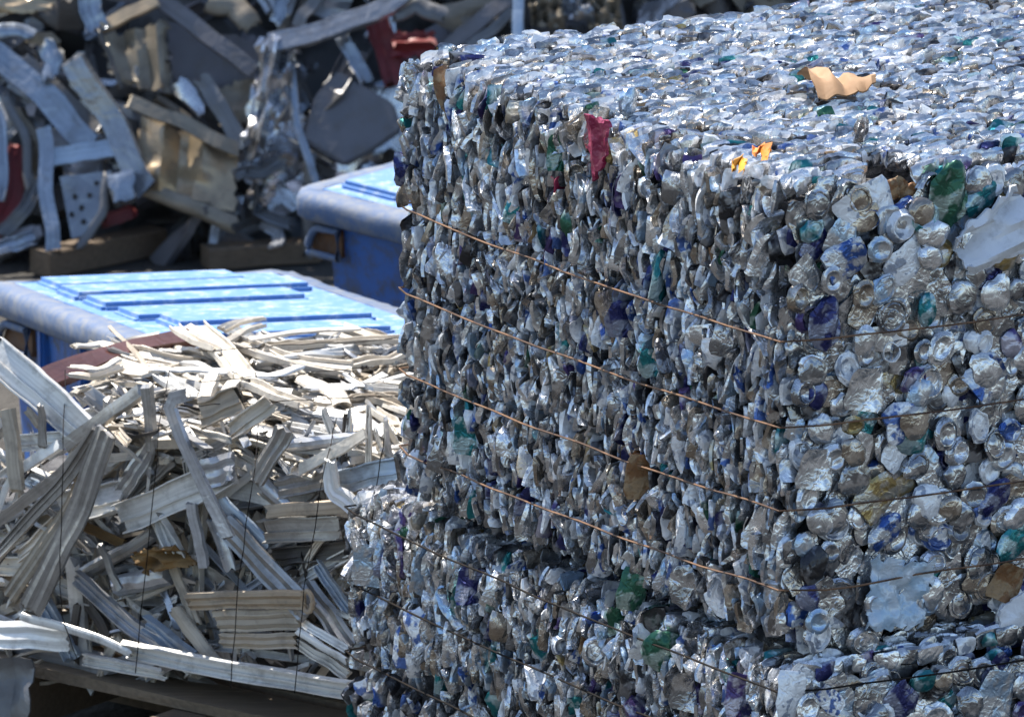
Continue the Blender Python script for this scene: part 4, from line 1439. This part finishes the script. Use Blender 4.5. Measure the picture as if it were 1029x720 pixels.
h_panel('dark_sheet', [(210, 92), (256, 78), (250, 124), (222, 128)], 'h_taupe', 'small taupe sheet just left of the crumpled silver foil', 'metal sheet', 0.008, 6, 22, (), .12)
h_strip('dark_profile', [(146, -14), (200, 28), (256, 72)], 17, 'chan', 'slate', 'dark grey beam slanting across the top of the slate sheet', 'metal profile', .19, (0, 0, .3), 0, 23)
h_strip('dark_profile', [(202, 78), (222, 110), (246, 148)], 17, 'bar', 'h_grey', 'stubby grey beam leaning left of the silver foil', 'metal profile', .18, (-.2, 0, .2), 0, 24)
h_panel('silver_foil', [(262, 42), (300, 48), (282, 132), (238, 184)], 'steel', 'crumpled shiny silver sheet hanging down left of the slate slab', 'metal sheet', 0.05, 11, 25,
        ((1, 0, 0.5, 0.05),), .17, 12, 18, 0.003, 0.03)
h_strip('silver_fold', [(180, 84), (196, 100), (206, 112)], 22, 'curl', 'steel', 'small crumpled shiny scrap above the bronze panel', 'scrap', .17, (0, 0, .4), 0.6, 26)
h_strip('blue_rod', [(292, 60), (297, 120), (318, 186)], 9, 'curl', 'h_pale', 'thin bluish bent strip right of the silver sheet', 'metal strip', .17, (0, 0, .2), 0.6, 27)
h_strip('grey_strip', [(238, 176), (268, 172), (284, 160)], 12, 'flat', 'h_grey', 'flat grey strip at the foot of the silver sheet', 'metal strip', .17, (0, 0, .4), 0, 28)
# slate slab
P = [hp(x, y, .17) for (x, y) in ((304, 140), (316, 96), (340, 70), (362, 84), (396, 104), (404, 130), (372, 152), (346, 166))]
nn = len(P)
bmx = bmesh.new()
top = [bmx.verts.new(p) for p in P]; bot = [bmx.verts.new(p - HN * 0.03 + Vector((0, .01, 0))) for p in P]
bmx.faces.new(top); bmx.faces.new(bot[::-1])
for k in range(nn):
    bmx.faces.new((top[k], bot[k], bot[(k + 1) % nn], top[(k + 1) % nn]))
bmesh.ops.recalc_face_normals(bmx, faces=bmx.faces)
bmesh.ops.bevel(bmx, geom=bmx.edges[:], offset=0.006, segments=2, affect='EDGES')
me = bpy.data.meshes.new('slate_slab'); bmx.to_mesh(me); bmx.free()
thing('slate_slab', me, STRIP['slate'], 'dark slate grey angular slab leaning above the far blue container', 'slab')
h_strip('bent_channel', [(272, 42), (332, 28), (380, 10), (412, -14)], 20, 'chan', 'h_mid', 'long pale grey bent channel at the top above the slab', 'metal profile', .24, (0, 0, .5), 0, 30)
h_strip('bent_channel', [(300, 24), (312, 4), (330, -14)], 12, 'chan', 'h_grey', 'short grey channel end rising above the long bent channel', 'metal profile', .22, (0, 0, .3), 0, 31)
h_strip('blue_shard', [(278, 20), (288, -10)], 13, 'flat', 'h_pale', 'light blue shard at the top edge left of the bent channel', 'metal strip', .20, (0, 0, .5), 0, 32)
h_strip('blue_shard', [(344, 36), (356, 58), (368, 82)], 14, 'flat', 'h_pale', 'light blue pointed shard between bent channel and slab', 'metal strip', .17, (-.2, 0, .4), 0.4, 33)
h_strip('red_strip', [(376, 14), (388, 48), (398, 84)], 24, 'flat', 'red', 'dark red sheet hanging beside the top left of the can bale', 'metal strip', .14, (0, 0, 0), 0.3, 34)
h_panel('red_sheet', [(394, 34), (436, 32), (438, 58), (396, 60)], 'red', 'bright red crumpled panel just behind the can bale corner', 'metal sheet', 0.012, 8, 35, ((0, 1, 0.5, 0.02),), .15)
h_strip('grey_hood', [(392, 14), (416, 6), (446, 16)], 20, 'curl', 'h_grey', 'grey curved hood lying over the bright red panel', 'hood', .20, (0, 0, .4), 0, 36)
h_strip('dark_profile', [(452, 46), (488, 16), (520, -12)], 15, 'chan', 'slate', 'dark slanted beam between the red panel and the white post', 'metal profile', .16, (0, 0, .2), 0, 37)
h_strip('dark_profile', [(470, 48), (500, 26), (516, 10)], 10, 'bar', 'h_grey', 'thin dark grey bar below the slanted beam behind the bale', 'metal profile', .15, (0, 0, .2), 0, 38)
h_strip('white_profile', [(522, -16), (521, 14), (520, 46)], 11, 'bar', 'pale', 'upright white post rising behind the can bale', 'metal profile', .24, (-.2, 0, .2), 0, 39)
for k, (x, y, lab) in enumerate(((548, 12, 'nearest the white post'), (578, 6, 'in the middle of three'), (606, 16, 'farthest right of three'))):
    h_panel('torn_sheet', [(x - 18, y - 18), (x + 16, y - 20), (x + 20, y + 18), (x - 14, y + 16)], 'h_taupe' if k != 1 else 'steel',
            'torn crumpled sheet behind the can bale, ' + lab, 'sheet', 0.04, 14, 50 + k, (), .15, 9, 9, 0.003, 0.03)
h_panel('tan_tray', [(-14, -2), (56, 0), (50, 12), (-14, 16)], 'gold', 'flat tan sheet with sunlit rim in the top left corner', 'metal sheet', 0.008, 6, 60, (), .2)
h_strip('tan_profile', [(100, 26), (128, 14), (156, 0)], 13, 'chan', 'gold', 'tan beam with sunlit edge above the taupe sheet', 'metal profile', .22, (0, 0, .6), 0, 61)
h_strip('pale_strip', [(88, -12), (92, 8), (98, 32)], 22, 'flat', 'h_pale', 'upright pale blue flat piece left of the tan beam', 'metal strip', .22, (-.2, 0, .3), 0, 62)
h_strip('dark_rod', [(100, 30), (110, 58), (120, 86)], 5, 'tube', 'dark', 'thin dark rod crossing the left of the taupe sheet', 'rod', .22, (0, 0, 0), 0, 63)
h_strip('folded_sheet', [(44, 44), (54, 62), (52, 80)], 20, 'curl', 'h_pale', 'pale folded sheet above the wide pale channel', 'metal sheet', .17, (0, 0, .3), 0.4, 64)
h_strip('curved_strip', [(-6, 34), (14, 28), (32, 36)], 16, 'curl', 'h_pale', 'pale curved piece under the tan sheet at top left', 'metal strip', .17, (0, 0, .5), 0.2, 65)
h_strip('grey_strip', [(212, 2), (236, 6), (252, 26)], 24, 'curl', 'h_taupe', 'rounded taupe sheet near the top between beam and blue shard', 'metal sheet', .15, (0, 0, .3), 0.3, 66)

# timbers and pale stones at the foot of the heap
def gp(px, py, z=0.0):
    return on_z(px, py, z)
a, b = gp(40, 264, .035), gp(158, 240, .035)
thing('timber', board_mesh('timber', (a + b) / 2, (b - a).length, 0.07, 0.06, b - a, 3), M_WOODD, 'weathered brown timber lying below the perforated plate', 'timber')
a, b = gp(206, 258, .03), gp(318, 250, .03)
thing('timber', board_mesh('timber', (a + b) / 2, (b - a).length, 0.07, 0.05, b - a, 5), M_WOODD, 'dark timber lying between the timber end and the far container', 'timber')
M_STONE = sheet('pale_stone', (0.62, 0.58, 0.50), (0.50, 0.46, 0.40), metallic=0, rough=0.8)
for k, (x, y, s_, lab) in enumerate(((78, 266, .9, 'leftmost pale stone behind the lid of the front container'), (114, 268, 1.2, 'largest pale stone behind the lid of the front container'), (136, 270, .7, 'smallest pale stone right of the largest stone'))):
    V, Fc = foil(70 + k)
    p = gp(x, y, 0.02) + Vector((0, -0.42, 0))
    me = mesh_from('pale_stone', [p + Vector((v[2] * .75 * s_, v[0] * s_, v[1] * 1.3 * s_)) for v in V], Fc, True, 60)
    thing('pale_stone', me, M_STONE, lab, 'stone')
